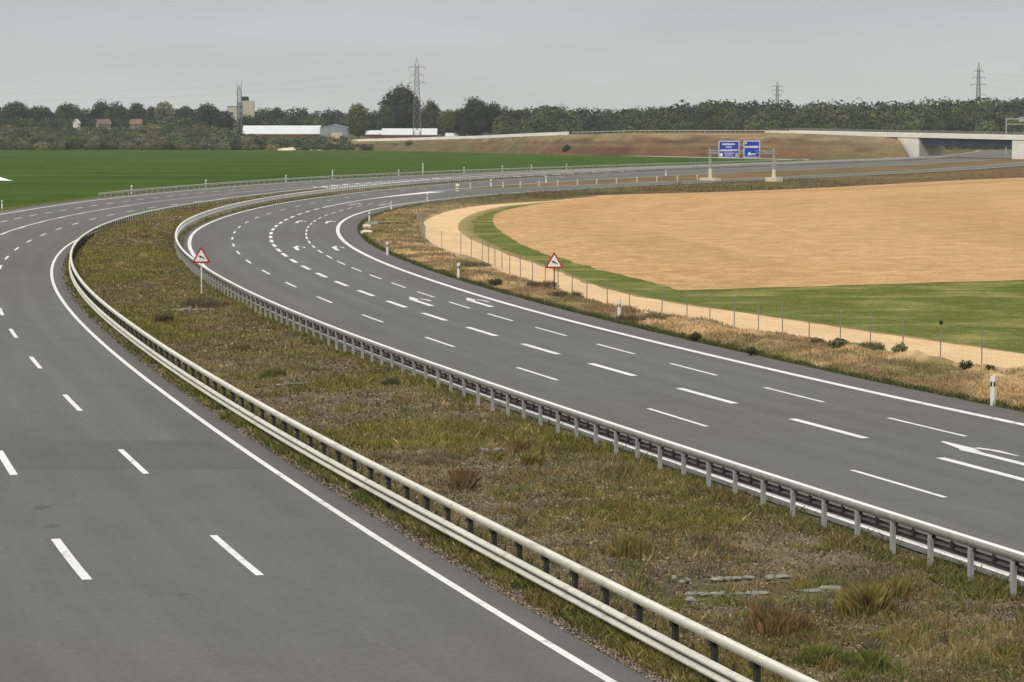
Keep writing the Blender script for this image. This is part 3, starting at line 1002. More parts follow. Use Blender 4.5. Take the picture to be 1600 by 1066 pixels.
def warning_sign(label, loc, rz, zb, pole_mat):
    root = empty('warning_sign', loc, rz, label, 'road sign', 'triangular warning signs')
    MB().lathe([(.035, -.3), (.035, zb + .75), (.03, zb + .77)], n=10).build('pole', pole_mat, root)
    MB().prism(rounded_tri(1.14, .05, zb), 'y', -.065, -.045).build('sign_panel', M['red'], root)
    MB().prism(rounded_tri(.80, .03, zb + .105), 'y', -.071, -.0652).build('sign_face', M['signwhite'], root)
    # dark leaping shape
    q = [(-.17, .40), (-.13, .46), (-.10, .44), (-.04, .435), (.06, .385), (.14, .33), (.22, .25), (.20, .22), (.13, .27), (.07, .29), (-.01, .33), (-.05, .30), (-.10, .27), (-.10, .31), (-.06, .355), (-.11, .385), (-.16, .375)]
    MB().prism([(a, zb + .0 + b) for a, b in q], 'y', -.074, -.0712).build('pictogram', M['black'], root)
    MB().box((0, -.03, zb + .25), (.10, .05, .05)).box((0, -.03, zb + .55), (.10, .05, .05)).build('clamp', M['zinc_dull'], root)
    return root


x, y = at(315, 463)
warning_sign('red-bordered triangular warning sign with dark leaping shape standing in the weedy median', (x, y, 0), .05, 1.93, M['zinc'])
x, y = at(866, 457.5)
warning_sign('red-bordered triangular warning sign with dark leaping shape beside the wire fence and stubble field', (x, y, 0), -.03, 1.46, M['zinc_dark'])

# ------------------------------------------------------------------ overhead direction sign
A0, A1 = Vector((38.3, 545, 0)), Vector((49.2, 530, 0))
dv = (A1 - A0)
span, ang = dv.length, math.atan2(dv.y, dv.x)
og = empty('overhead_sign', A0, ang, 'overhead sign frame with two blue direction boards standing over the exit road', 'overhead sign')
for u, w in ((0, 4.6), (span, 3.2)):
    f_ = MB().box((u, 0, .45 if u else .30), (w, 1.6, .9 if u else .6))
    f_.build('foundation', M['concrete_tan'], og)
    b_ = MB().lathe([(.36, .3), (.36, 2.0), (.30, 2.4)], c=(u, 0, 0), n=12)
    b_.build('pillar_foot', M['concrete_tan'], og)
    p_ = MB().box((u, 0, 3.9), (.34, .34, 3.4))
    p_.build('post', M['zinc_dull'], og)
    MB().box((u, -.1, 5.95), (.26, .26, .9)).build('post_head', M['zinc_dull'], og)
bm_ = MB()
for z in (5.35, 5.85):
    for yy_ in (-.3, .3):
        bm_.tube((-.6, yy_, z), (span + .6, yy_, z), .07, n=6)
for i in range(12):
    a, b = span * i / 12, span * (i + 1) / 12
    z0, z1 = (5.35, 5.85) if i % 2 else (5.85, 5.35)
    for yy_ in (-.3, .3): bm_.tube((a, yy_, z0), (b, yy_, z1), .04, n=5)
bm_.build('cross_beam', M['zinc_dull'], og)


def board(u0, u1, z0, z1, rows, extras):
    """blue board with pale border; rows of separate strokes stand for the unreadably small lettering"""
    uc, w, h = (sp(u0) + sp(u1)) / 2, (u1 - u0) / FPX * 537, z1 - z0
    turn = -ang * .95                                   # boards are turned towards the traffic
    e = MB().box((0, 0, 0), (w, .12, h))
    pn = e.build('sign_panel', M['signedge'], og)
    pn.location = (uc, -.75, (z0 + z1) / 2)
    pn.rotation_euler = (0, 0, turn)
    MB().box((0, -.066, 0), (w - .34, .02, h - .34)).build('sign_face', M['blue'], pn)
    t = MB()
    for zc, ch, x0, x1 in rows:
        x = x0
        while x < x1:
            cw = random.uniform(.10, .17)
            t.box((x + cw / 2, -.082, zc), (cw, .012, ch * random.choice((.8, 1, 1))))
            x += cw + .045
    t.build('lettering', M['signwhite'], pn)
    a = MB()
    for poly in extras: a.prism(poly, 'y', -.09, -.078)
    a.build('arrow', M['signwhite'], pn)


sp = lambda px: (px - 1108) / (1207 - 1108) * span
dn = lambda x: [(x - .06, .25 - 1.2), (x + .06, .25 - 1.2), (x + .06, -.3 - 1.0), (x + .26, -.3 - .95), (x, -1.46), (x - .26, -.3 - .95), (x - .06, -.3 - 1.0)]
board(1126, 1158.5, 4.55, 7.75, [(.95, .34, -1.3, 1.1), (.42, .26, -.6, .5), (-.22, .40, -1.65, 1.6), (-.75, .18, -.9, .9), (-1.1, .18, -.8, .8)], [[(-1.75, -1.35), (-1.2, -1.35), (-1.2, -.75), (-1.75, -.75)], [(1.2, -1.35), (1.75, -1.35), (1.75, -.75), (1.2, -.75)]])
board(1165, 1190.5, 4.6, 7.8, [(.42, .42, -1.25, 1.25), (-.95, .34, -.1, .8)], [[(-.8, -1.15), (-.1, -1.15), (-.3, -.6), (-.55, -.5)], [(-1.25, 1.0), (-.95, 1.0), (-.95, 1.3), (-1.25, 1.3)]])

# ------------------------------------------------------------------ bridge
BD, BP = np.array([24.5, -52.0]), np.array([147.0, 1020.0])
BN = np.array([52.0, 24.5]) / 57.5                    # across the deck, away from the viewer


def bp(t, n, z):
    q = BP + BD * t + BN * n
    return (q[0], q[1], z)


ztop = lambda t: 8.79 - .6 * t
bridge = empty('road_bridge', bp(.5, 5, 0), 0, 'pale concrete road bridge with dark blue girder crossing the motorway', 'bridge')
boff = Vector(bp(.5, 5, 0))


def bslab(name, t0, t1, n0, n1, zlo, zhi, m, k=8):
    mb = MB()
    ts = np.linspace(t0, t1, k)
    P, F = [], []
    for t in ts:
        for n_, z in ((n0, zlo(t)), (n1, zlo(t)), (n1, zhi(t)), (n0, zhi(t))):
            P.append(Vector(bp(t, n_, z)) - boff)
    for i in range(k - 1):
        for j in range(4): F.append((i * 4 + j, i * 4 + (j + 1) % 4, i * 4 + 4 + (j + 1) % 4, i * 4 + 4 + j))
    F += [(0, 1, 2, 3), tuple(range((k - 1) * 4 + 3, (k - 1) * 4 - 1, -1))]
    mb.add(P, F)
    return mb.build(name, m, bridge)


bslab('deck', -1.9, 2.2, .05, 10.95, lambda t: ztop(t) - 1.0, lambda t: ztop(t) - .35, M['concrete'])
bslab('parapet', -1.9, 2.2, -.35, .05, lambda t: ztop(t) - 1.55, ztop, M['concrete_white'])
bslab('parapet', -1.9, 2.2, 10.95, 11.35, lambda t: ztop(t) - 1.55, ztop, M['concrete_white'])
for n_ in (1.3, 4.2, 7.1, 9.6):
    bslab('girder', 0.01, 1.0, n_, n_ + .5, lambda t: ztop(t) - 4.1, lambda t: ztop(t) - 1.02, M['navy'])
bslab('abutment', -.06, 0, .4, 10.6, lambda t: -.5, lambda t: ztop(t) - 1.02, M['concrete'])
bslab('abutment', 1.0, 1.06, .4, 10.6, lambda t: -.5, lambda t: ztop(t) - 1.02, M['concrete'])


def wing(poly):
    P = [Vector(bp(t, n_, z)) - boff for n_ in (-.05, .38) for t, z in poly]
    k = len(poly)
    MB().add(P, [(i, (i + 1) % k, k + (i + 1) % k, k + i) for i in range(k)] + [tuple(range(k - 1, -1, -1)), tuple(range(k, 2 * k))]).build('wing_wall', M['concrete_white'], bridge)


wing([(-.25, 7.3), (-.001, 7.15), (-.001, -.4), (-.09, -.4)])
wing([(1.001, 6.55), (1.001, -.4), (1.10, -.4), (1.36, 6.3)])
rl = MB()
for n_ in (.0, 11.1):
    for z in (.45, .9):
        for a in np.linspace(-1.9, 2.1, 30):
            rl.tube(Vector(bp(a, n_, ztop(a) + z)) - boff, Vector(bp(a + .14, n_, ztop(a + .14) + z)) - boff, .035, n=4)
    for a in np.linspace(-1.9, 2.1, 90):
        rl.tube(Vector(bp(a, n_, ztop(a))) - boff, Vector(bp(a, n_, ztop(a) + .92)) - boff, .03, n=4)
rl.build('railing', M['zinc_dull'], bridge)


# ------------------------------------------------------------------ embankment
def bank(name, base, top, width, k=120, nc=12):
    base, top = np.array(base, float), np.array(top, float)
    tt = np.linspace(0, 1, k)
    L = lambda P: np.r_[0, np.cumsum(np.hypot(*np.diff(P[:, :2], axis=0).T))]
    ip = lambda P, c: np.interp(tt, L(P) / L(P)[-1], P[:, c])
    bx, by = ip(base, 0), ip(base, 1)
    tx, ty, tz = ip(top, 0), ip(top, 1), ip(top, 2)
    dx, dy = tx - bx, ty - by
    l = np.hypot(dx, dy)
    dx, dy = dx / l, dy / l
    rows = []
    for j in range(nc + 1):
        u = j / nc
        rows.append((bx + (tx - bx) * u, by + (ty - by) * u, tz * u))
    rows.append((tx + dx * width, ty + dy * width, tz))
    rows.append((tx + dx * (width + 15), ty + dy * (width + 15), tz * 0))
    V = np.stack([np.stack(r, -1) for r in rows], 1)
    X, Y = V[..., 0], V[..., 1]
    V[:, 1:nc, 2] += (vn(X, Y, 7, 3, 41)[:, 1:nc] - .5) * .9
    U = np.clip(np.arange(nc + 3) / nc, 0, 1)[None] + 0 * X
    c = mixc(np.broadcast_to(np.array([.105, .058, .033]), X.shape + (3,)), np.array([.155, .088, .048]), sstep(.4, .62, vn(X, Y, 12, 3, 42)))
    c = mixc(c, np.array([.185, .15, .07]), .8 * sstep(100, 122, X) * sstep(.3, .55, vn(X, Y, 8, 3, 46)))
    c = mixc(c, np.array([.25, .185, .105]), sstep(.58, .85, U + .5 * (vn(X, Y, 9, 3, 43) - .5)))
    c = mixc(c, np.array([.115, .10, .05]), .5 * sstep(.56, .70, vn(X, Y, 16, 3, 44)))
    c = mixc(c, np.array([.24, .165, .095]), .7 * np.exp(-((U - .46 - .1 * (vn(X, Y, 20, 2, 47) - .5)) / .05) ** 2))
    c = mixc(c, np.array([.13, .12, .06]), .7 * sstep(20, -10, X) * sstep(.3, .5, vn(X, Y, 9, 2, 45)))
    me = np_mesh(name, V.reshape(-1, 3), grid_faces(k, nc + 3)[:, ::-1], c.reshape(-1, 3))
    return tag(link(name, me, M['embank'], smooth=True), kind='structure')


BT = [(-95, 1462, 3.9), (-52, 1420, 5.1), (-18.3, 1345, 6.2), (24, 1172, 8.3), (50, 1112, 9.0), (100, 1102, 9.0), (120, 1066, 8.3), (141.5, 1034, 7.3)]
bank('embankment', [(-100, 1425), (-58, 1392), (-22, 1318), (22, 1122), (52, 1088), (88, 1012), (112, 1002), (142.5, 1016)], BT, 11)
bank('embankment', [(174.8, 962), (190, 942), (240, 900)], [(180.4, 962, 6.2), (200, 960, 6.6), (252, 915, 6.6)], 11, 40)
bq = np.array(BT)
# pale concrete barrier on the descending part
cb = MB()
cbp = [(float(np.interp(q, bq[:, 0], bq[:, 0])), float(np.interp(q, bq[:, 0], bq[:, 1])), float(np.interp(q, bq[:, 0], bq[:, 2]))) for q in np.linspace(-84, 23.5, 40)]
for (a, b, c), (a2, b2, c2) in zip(cbp[:-1], cbp[1:]):
    d = Vector((a2 - a, b2 - b, 0)).normalized()
    n_ = Vector((-d.y, d.x, 0)) * .2
    P = []
    for (x, y, z) in ((a, b, c), (a2, b2, c2)):
        for s_, zz in ((-1.4, -.3), (1.4, -.3), (.8, 1.15), (-.8, 1.15)):
            P.append((x + n_.x * s_, y + n_.y * s_, z + zz))
    cb.add(P, [(0, 1, 5, 4), (1, 2, 6, 5), (2, 3, 7, 6), (3, 0, 4, 7), (0, 3, 2, 1), (4, 5, 6, 7)])
o = cb.build('concrete_barrier', M['concrete_white'])
tag(o, 'long pale concrete barrier running down the top of the brown embankment', 'barrier')
# steel rail along the higher part
sr = empty('guardrail', (0, 0, 0), 0, 'distant grey guardrail on top of the brown embankment, leading to the bridge', 'guardrail')
mb, mp = MB(), MB()
qs = np.linspace(25, 101, 40)
for a, a2 in zip(qs[:-1], qs[1:]):
    P = [(q, float(np.interp(q, bq[:, 0], bq[:, 1])) + .6, float(np.interp(q, bq[:, 0], bq[:, 2]))) for q in (a, a2)]
    mb.tube((P[0][0], P[0][1], P[0][2] + .75), (P[1][0], P[1][1], P[1][2] + .75), .17, n=5)
    mp.box((P[0][0], P[0][1], P[0][2] + .3), (.14, .14, .9))
mb.build('beam', M['zinc_dull'], sr)
mp.build('post', M['zinc_dull'], sr)
# concrete pole at the foot of the bank
x, y = at(740, 236.5)
r = empty('concrete_pole', (x, y, 0), 0, 'single pale concrete pole on a round base at the foot of the brown bank', 'pole')
MB().lathe([(1.1, -.1), (1.1, .5), (.6, .9)], n=12).build('base', M['concrete_tan'], r)
MB().lathe([(.28, .8), (.26, 4.6), (.2, 4.8)], n=10).build('shaft', M['concrete_tan'], r)

# ------------------------------------------------------------------ hills
hz = lambda Y: 8.0 * sstep(1450, 1800, Y)
hx = np.linspace(-900, 900, 40)
hy = np.linspace(1440, 3200, 40)
HX, HY = np.meshgrid(hx, hy)
hm = np_mesh('hill', np.stack([HX, HY, hz(HY) + .05 + 2 * sstep(1800, 3200, HY)], -1).reshape(-1, 3), grid_faces(40, 40))
tag(link('hill', hm, M['ground']), kind='structure')
# ------------------------------------------------------------------ buildings beyond the field


def gable(label, cat, px0, px1, y_eave, y_top, y_base, Y, depth, wall, roof, rz=0.0, ridge='x', wins=0, door=False, over=.5, name='building', wmat=None):
    """building whose front fills px0..px1; eaves, ridge and base given as photo rows"""
    x0, x1 = far(px0, Y), far(px1, Y)
    w = x1 - x0
    zb, ze, zt = hgt(y_base, Y), hgt(y_eave, Y), hgt(y_top, Y)
    root = empty(name, ((x0 + x1) / 2, Y, zb), rz, label, cat)
    he, ht = ze - zb, zt - zb
    if ridge == 'x':
        body = [(0, -2), (depth, -2), (depth, he), (depth / 2, ht - .12), (0, he)]
        MB().prism(body, 'x', -w / 2, w / 2).build('wall', wall, root)
        t = .25
        rf = [(-over, he - over * (ht - he) / (depth / 2)), (depth / 2, ht), (depth + over, he - over * (ht - he) / (depth / 2)), (depth + over, he + t - over * (ht - he) / (depth / 2)), (depth / 2, ht + t), (-over, he + t - over * (ht - he) / (depth / 2))]
        MB().prism(rf, 'x', -w / 2 - over, w / 2 + over).build('roof', roof, root)
    else:
        body = [(-w / 2, -2), (w / 2, -2), (w / 2, he), (0, ht - .12), (-w / 2, he)]
        MB().prism(body, 'y', 0, depth).build('wall', wall, root)
        t, dr = .3, over * (ht - he) / (w / 2)
        rf = [(-w / 2 - over, he - dr), (0, ht), (w / 2 + over, he - dr), (w / 2 + over, he - dr + t), (0, ht + t), (-w / 2 - over, he - dr + t)]
        MB().prism(rf, 'y', -over, depth + over).build('roof', roof, root)
    for i in range(wins):
        u = -w / 2 + w * (i + .5) / wins
        f_ = MB().box((u, -.06, he * .5), (min(2.2, w / wins * .45), .12, min(1.6, he * .4)))
        fo = f_.build('window', M['signwhite'], root)
        MB().box((u, -.13, he * .5), (min(1.9, w / wins * .38), .03, min(1.3, he * .32))).build('pane', wmat or M['windowglass'], fo)
    if door:
        MB().box((w * .12, -.08, he * .36), (w * .38, .14, he * .72)).build('door', M['concrete_tan'], root)
    return root


gable('long barn with bright white sheet roof over red brick walls', 'barn', 381, 500, 209, 197, 226, 1640, 13, M['brick'], M['roofwhite'], wins=9, name='barn')
gable('grey-clad gabled shed at the end of the long white-roofed barn', 'shed', 501, 543, 200, 195, 226, 1635, 22, M['greywall'], M['greywall'], ridge='y', door=True, name='shed', over=.3)
gable('small low white-roofed building, shorter one just before the big lattice pylon', 'building', 572, 598, 210, 204.5, 226, 1640, 9, M['brick'], M['roofwhite'], wins=3)
gable('low white-roofed brick building right behind the big lattice pylon', 'building', 598, 682, 210.5, 201.5, 226, 1635, 11, M['brick'], M['roofwhite'], wins=6)
gable('row of low white roofs between the big lattice pylon and the dark tree clump', 'building', 697, 738, 213, 208.5, 226, 1620, 8, M['plaster'], M['roofwhite'], wins=3)
gable('low pale roof farthest along the barrier, under the dark tree clump', 'building', 742, 793, 213, 208.2, 226, 1622, 8, M['plaster'], M['roofwhite'], wins=3)
gable('white gabled village house with red-brown roof among the dark trees', 'house', 156, 175, 194, 187, 212, 1760, 9, M['plaster_dim'], M['rooftile_dark'], rz=.35, wins=3, name='house')
gable('village house with orange tiled roof between trees', 'house', 205, 222, 194, 187, 212, 1780, 9, M['plaster_dim'], M['rooftile'], wins=2, name='house')
gable('narrow white house gable showing between dark trees, outermost of the village houses', 'house', 116, 124, 192, 187, 212, 1770, 9, M['plaster'], M['roofwhite'], ridge='y', wins=1, name='house')
gable('small grey village house half hidden by the scrub', 'house', 247, 257, 195, 190, 212, 1790, 8, M['plaster_dim'], M['greywall'], wins=1, name='house')

# silo tower
Y = 1700
sx, sw = far(385, Y), 25 / FPX * Y
zt = hgt(158, Y)
sil = empty('silo_tower', (sx, Y, hz(Y)), 0, 'tall beige mill tower with dark roof box rising above the barn', 'tower')
H_ = zt - hz(Y)
MB().box((sw * .18, 4, H_ / 2), (sw * .64, 8, H_)).build('wall', M['beige'], sil)
MB().box((-sw * .33, 5, H_ / 2 - .3), (sw * .36, 7, H_ - .6)).build('stair_tower', M['greywall'], sil)
MB().box((-sw * .05, 4, H_ + 1.0), (sw * .42, 5, 2.0)).prism([(-sw * .28, H_ + 2), (sw * .18, H_ + 2), (sw * .1, H_ + 2.6), (-sw * .2, H_ + 2.6)], 'y', 1.5, 6.5).build('roof_box', M['zinc_dark'], sil)
for i in range(5):
    f_ = MB().box((-sw * .33, 1.45, 3 + i * 3.6), (1.1, .12, 1.5)).build('window', M['windowglass'], sil)
bx_ = empty('storage_building', (far(364, 1745), 1745, hz(1745)), 0, 'pale square building half hidden by the mast beside the beige mill tower', 'building')
hb = hgt(167, 1745) - hz(1745)
MB().box((0, 4, hb / 2), (15 / FPX * 1745, 8, hb)).build('wall', M['concrete'], bx_)
MB().box((0, 4, hb + .2), (16 / FPX * 1745, 8.6, .4)).build('roof', M['greywall'], bx_)
for i in range(3): MB().box((0, -.05, 5 + i * 4), (1.8, .1, 1.4)).build('window', M['windowglass'], bx_)


# ------------------------------------------------------------------ lattice mast, pylons, wires
def lattice(mb, w0, w1, z0, z1, n, r):
    c = [(-1, -1), (1, -1), (1, 1), (-1, 1)]
    L = lambda i: (w0 + (w1 - w0) * i / n, z0 + (z1 - z0) * i / n)
    for i in range(n):
        (wa, za), (wb, zb) = L(i), L(i + 1)
        for k in range(4):
            a, b = c[k], c[(k + 1) % 4]
            mb.tube((a[0] * wa, a[1] * wa, za), (a[0] * wb, a[1] * wb, zb), r, n=4)
            mb.tube((a[0] * wa, a[1] * wa, za), (b[0] * wb, b[1] * wb, zb), r * .6, n=3)
            mb.tube((b[0] * wa, b[1] * wa, za), (a[0] * wb, a[1] * wb, zb), r * .6, n=3)
            mb.tube((a[0] * wb, a[1] * wb, zb), (b[0] * wb, b[1] * wb, zb), r * .6, n=3)


Y = 1600
mast = empty('lattice_mast', (far(375.5, Y), Y, hz(Y)), 0, 'grey lattice mast with a forked top standing before the beige mill tower', 'mast')
zt = hgt(124, Y) - hz(Y)
mb = MB()
lattice(mb, 1.4, 1.1, -1, zt - 5.5, 14, .15)
mb.build('lattice', M['pylonsteel'], mast)
mb = MB()
for s_ in (-1, 1):
    mb.tube((s_ * .6, 0, zt - 5.8), (s_ * 1.2, 0, zt - 3.4), .16, n=6)
    mb.tube((s_ * 1.2, 0, zt - 3.4), (s_ * 1.35, 0, zt), .15, .10, n=6)
mb.tube((0, 0, zt - 5.8), (0, 0, zt - 3.8), .2, n=5)
mb.build('antenna_fork', M['pylonsteel'], mast)


def pylon(label, px, Y, ytop, w0, w1, arms, r, col, name='pylon', zb=None, rz=0.0):
    zb = hz(Y) if zb is None else zb
    root = empty(name, (far(px, Y), Y, zb), rz, label, 'pylon')
    zt = hgt(ytop, Y) - zb
    waist = zt * .5
    mb = MB()
    lattice(mb, w0, w1, -.5, waist, 6, r)
    lattice(mb, w1, w1 * .55, waist, zt * .9, 8, r * .85)
    mb.build('tower', col[0], root)
    mb = MB()
    for a, b in (((1, 1)), ((-1, 1)), ((1, -1)), ((-1, -1))):
        mb.tube((w1 * .55 * a, w1 * .55 * b, zt * .9), (0, 0, zt), r * .8, n=4)
    mb.build('peak', col[1], root)
    tips = []
    for ya, half in arms:
        z = hgt(ya, Y) - zb
        mb = MB()
        for s_ in (-1, 1):
            mb.tube((0, -.3, z), (s_ * half, 0, z), r * .7, n=4)
            mb.tube((0, .3, z), (s_ * half, 0, z), r * .7, n=4)
            mb.tube((s_ * w1 * .5, 0, z + 1.3), (s_ * half, 0, z), r * .5, n=3)
            mb.tube((s_ * half, 0, z), (s_ * half, 0, z - 1.6), r * .5, n=4)
            tips.append((far(px, Y) + s_ * half * math.cos(rz), Y + s_ * half * math.sin(rz), zb + z - 1.6))
        mb.build('cross_arm', col[0], root)
    return root, tips


p1, t1 = pylon('big red and grey lattice pylon standing between the white roofs and the green field', 652, 1480, 90, 2.3, 1.5, ((106, 4.4), (118, 3.4), (130, 4.4)), .20, (M['pylonred'], M['pylonsteel']), zb=1.0)
p2, t2 = pylon('distant grey pylon over the wood straight above the overhead sign', 1213, 2300, 127, 2.8, 1.3, ((136, 4.2), (142.5, 4.8), (149, 3.4)), .26, (M['pylonsteel'], M['pylonsteel']))
p3, t3 = pylon('distant grey pylon over the wood above the bridge', 1526, 1950, 98, 2.8, 1.3, ((112, 3.4), (122, 4.4), (133, 5.6)), .23, (M['pylonsteel'], M['pylonsteel']))
for i, (px, yt_, lab) in enumerate(((877, 160, 'tiny far pylon over the pale-topped tree in the wood'), (997, 163, 'tiny far pylon, the inner of the close pair over the wood'), (1021, 165, 'tiny far pylon, the outer of the close pair over the wood'), (1070, 157, 'tiny far pylon over the rising edge of the wood before the overhead sign'))):
    pylon(lab, px, 4600, yt_, 3, 1.6, ((yt_ + 4, 6), (yt_ + 8, 7)), .35, (M['pylonsteel'], M['pylonsteel']), zb=6)


def wires(label, A, B, sag):
    mb = MB()
    for a, b in zip(A, B):
        a, b = Vector(a), Vector(b)
        prev = None
        for i in range(13):
            t = i / 12
            q = a.lerp(b, t) - Vector((0, 0, sag * 4 * t * (1 - t)))
            if prev is not None: mb.tube(prev, q, .018, n=3, caps=False)
            prev = q
    return tag(mb.build('power_line', M['wire']), label, 'power line')


off = lambda T_, dx, dy, dz: [(x + dx, y + dy, z + dz) for x, y, z in T_]
wires('faint power line wires running from the big lattice pylon out past the forked mast', t1, off(t1, -420, 260, -2), 9)
wires('faint power line wires running from the big lattice pylon over the wood', t1, t2, 16)
wires('faint power line wires running from the pylon above the bridge out of the frame', t3, off(t3, 300, -120, 6), 8)


# ------------------------------------------------------------------ foliage
def leaf_cloud(P, N, size, col, jit=.32):
    """quads at P (n,3), random tilt; col (n,3)"""
    n = len(P)
    u = RNG.normal(size=(n, 3))
    u /= np.linalg.norm(u, axis=1)[:, None]
    w = RNG.normal(size=(n, 3)) * jit + N
    v = np.cross(u, w)
    v /= np.linalg.norm(v, axis=1)[:, None] + 1e-9
    u = np.cross(v, w)
    u /= np.linalg.norm(u, axis=1)[:, None] + 1e-9
    s = (size * RNG.uniform(.6, 1.3, n))[:, None] * .5
    V = np.stack([P - u * s - v * s * .6, P + u * s - v * s * .6, P + u * s * .7 + v * s * .8, P - u * s * .7 + v * s * .8], 1).reshape(-1, 3)
    F = np.arange(4 * n).reshape(n, 4)
    return V, F, np.repeat(col, 4, 0)


def crown_pts(cx, cy, z0, w, h, n, col, style='round', cvar=.22):
    """leaf positions of one crown standing on z0, width w, height h"""
    K = max(9, int(n / 28))
    if style == 'cone':
        t = RNG.uniform(0, 1, K) ** 1.3
        a = RNG.uniform(0, 2 * np.pi, K)
        r = (1 - t) * w * .42 * np.sqrt(RNG.uniform(.3, 1, K))
        C = np.c_[r * np.cos(a), r * np.sin(a), h * (.06 + .92 * t)]
        R = w * .13 * (1.15 - t)
    else:
        d = RNG.normal(size=(K, 3))
        d /= np.linalg.norm(d, axis=1)[:, None]
        rr = RNG.uniform(.45, 1, K)[:, None] ** .6
        sq = {'round': (.40, .44, .50), 'tall': (.38, .46, .50), 'low': (.42, .42, .52), 'sparse': (.42, .40, .52)}[style]
        C = d * rr * np.array([w * sq[0], w * sq[0], h * sq[1]])
        C[:, 2] += h * sq[2]
        C[:, 2] = np.maximum(C[:, 2], h * .05)
        R = np.full(K, w * (.21 if style != 'sparse' else .085)) * RNG.uniform(.7, 1.3, K)
    k = RNG.integers(0, K, n)
    g = RNG.normal(size=(n, 3))
    g /= np.linalg.norm(g, axis=1)[:, None]
    P = C[k] + g * (R[k] * RNG.uniform(.5, 1, n) ** .5)[:, None]
    P[:, 2] = np.clip(P[:, 2], .02 * h, None)
    cb_ = (1 + cvar * RNG.normal(size=K))[k] * RNG.uniform(.9, 1.1, n)
    c = np.asarray(col)[None] * np.clip(cb_, .45, 1.7)[:, None]
    c[:, 0] *= RNG.uniform(.9, 1.15, n)
    P += np.array([cx, cy, z0])
    return P, g, c


def limb_mesh(w, h, seed):
    rr = random.Random(seed)
    mb = MB()
    tr_ = max(.12, h * .018)
    mb.tube((0, 0, -.5), (0, 0, h * .28), tr_ * 1.3, tr_, 7)
    mb.tube((0, 0, h * .27), (rr.uniform(-.3, .3), rr.uniform(-.3, .3), h * .72), tr_, tr_ * .35, 6)
    for i in range(6):
        a = i * 1.05 + rr.uniform(-.3, .3)
        z = h * (.25 + .07 * i)
        mb.tube((0, 0, z), (math.cos(a) * w * .3, math.sin(a) * w * .3, z + h * .2), tr_ * .55, tr_ * .15, 5)
    return mb


def tree(label, px, ytop, wpx, Y, style, col, n=1500, name='tree', cat='tree', leaf=None, base=None, group='trees around the village', cvar=.22):
    zb = hz(Y) if base is None else base
    w, h = wpx / FPX * Y, hgt(ytop, Y) - zb
    root = empty(name, (far(px, Y), Y, zb), 0, label, cat, group)
    z0 = h * (.12 if style not in ('low', 'cone') else .0)
    P, N, c = crown_pts(0, 0, z0, w, h - z0, n, col, style, cvar)
    V, F, cc = leaf_cloud(P, N, leaf or max(.35, w * .06), c)
    link('crown', np_mesh('crown', V, F, cc), M['leaf_attr'], root)
    limb_mesh(w, h, px).build('trunk', M['bark'], root)
    return root


DK, MD, LT, OL, PA = (.036, .048, .022), (.060, .080, .030), (.090, .116, .040), (.108, .112, .042), (.21, .20, .14)
for a in [
    ('dark round tree rising at the outer end of the village tree line', 28, 162, 44, 1850, 'round', DK),
    ('broad dark bumpy-topped tree beside the round tree at the outer village end', 62, 170, 46, 1860, 'round', DK),
    ('dark tree with twin humps above the narrow white house gable', 108, 162.5, 40, 1850, 'round', MD),
    ('tall dark tree straight behind the white house with the red-brown roof', 160, 159.5, 34, 1860, 'tall', DK),
    ('green rounded tree between the white house and the orange-roofed house', 184, 163, 38, 1840, 'round', MD),
    ('grey-green tree rising behind the orange-roofed house', 217, 161, 30, 1850, 'round', MD),
    ('dark low tree between the orange-roofed house and the pale bare-looking tree', 240, 166, 26, 1870, 'round', DK),
    ('pale thin-leaved tree with sky showing through its top', 259, 154.5, 36, 1850, 'sparse', PA),
    ('dark tree just beyond the pale thin-leaved tree', 290, 169, 38, 1880, 'round', DK),
    ('rounded dark tree before the pale square building by the mast', 326, 163.5, 40, 1800, 'round', DK),
    ('low dark tree leaning towards the forked mast', 352, 176, 34, 1690, 'round', DK),
    ('low dark tree hiding the foot of the beige mill tower', 389, 183.5, 40, 1660, 'round', DK),
    ('small dark tree on the skyline above the white-roofed barn', 434, 166.5, 18, 1860, 'round', DK),
    ('light green rounded tree above the small low white roof', 561, 161, 36, 1620, 'round', OL),
    ('very big dark round tree beside the red and grey pylon', 628, 138, 62, 1700, 'round', (.032, .042, .024)),
    ('smaller leafy tree on the flank of the very big dark tree', 604, 163, 30, 1680, 'round', MD),
    ('pointed tree on the other side of the red and grey pylon', 673, 158.5, 34, 1660, 'tall', MD),
    ('light low tree between the pointed tree and the dark clump', 700, 173, 34, 1650, 'round', OL),
    ('dark two-peaked tree in the clump above the concrete pole', 743, 154, 44, 1620, 'round', DK),
    ('dark tree at the far side of the clump above the concrete pole', 772, 159, 32, 1625, 'round', DK),
    ('lower dark tree at the near side of the clump above the concrete pole', 722, 167, 32, 1615, 'round', DK),
    ('pale-topped tree on the skyline of the wood', 850, 163.5, 40, 1750, 'sparse', (.12, .125, .10)),
]:
    tree(*a, n=7000 if a[3] > 40 else 5000)
for px, yt_, w_ in ((98, 180, 12), (111, 182, 10), (239, 178, 12), (291, 176, 12)):
    tree('slim dark village conifer, ' + {98: 'outermost of four', 111: 'beside the narrow white house gable', 239: 'next to the small grey house', 291: 'innermost of four'}[px], px, yt_, w_, 1750, 'cone', (.028, .038, .026), 900, 'conifer_tree', 'conifer', group='conifers in the village')


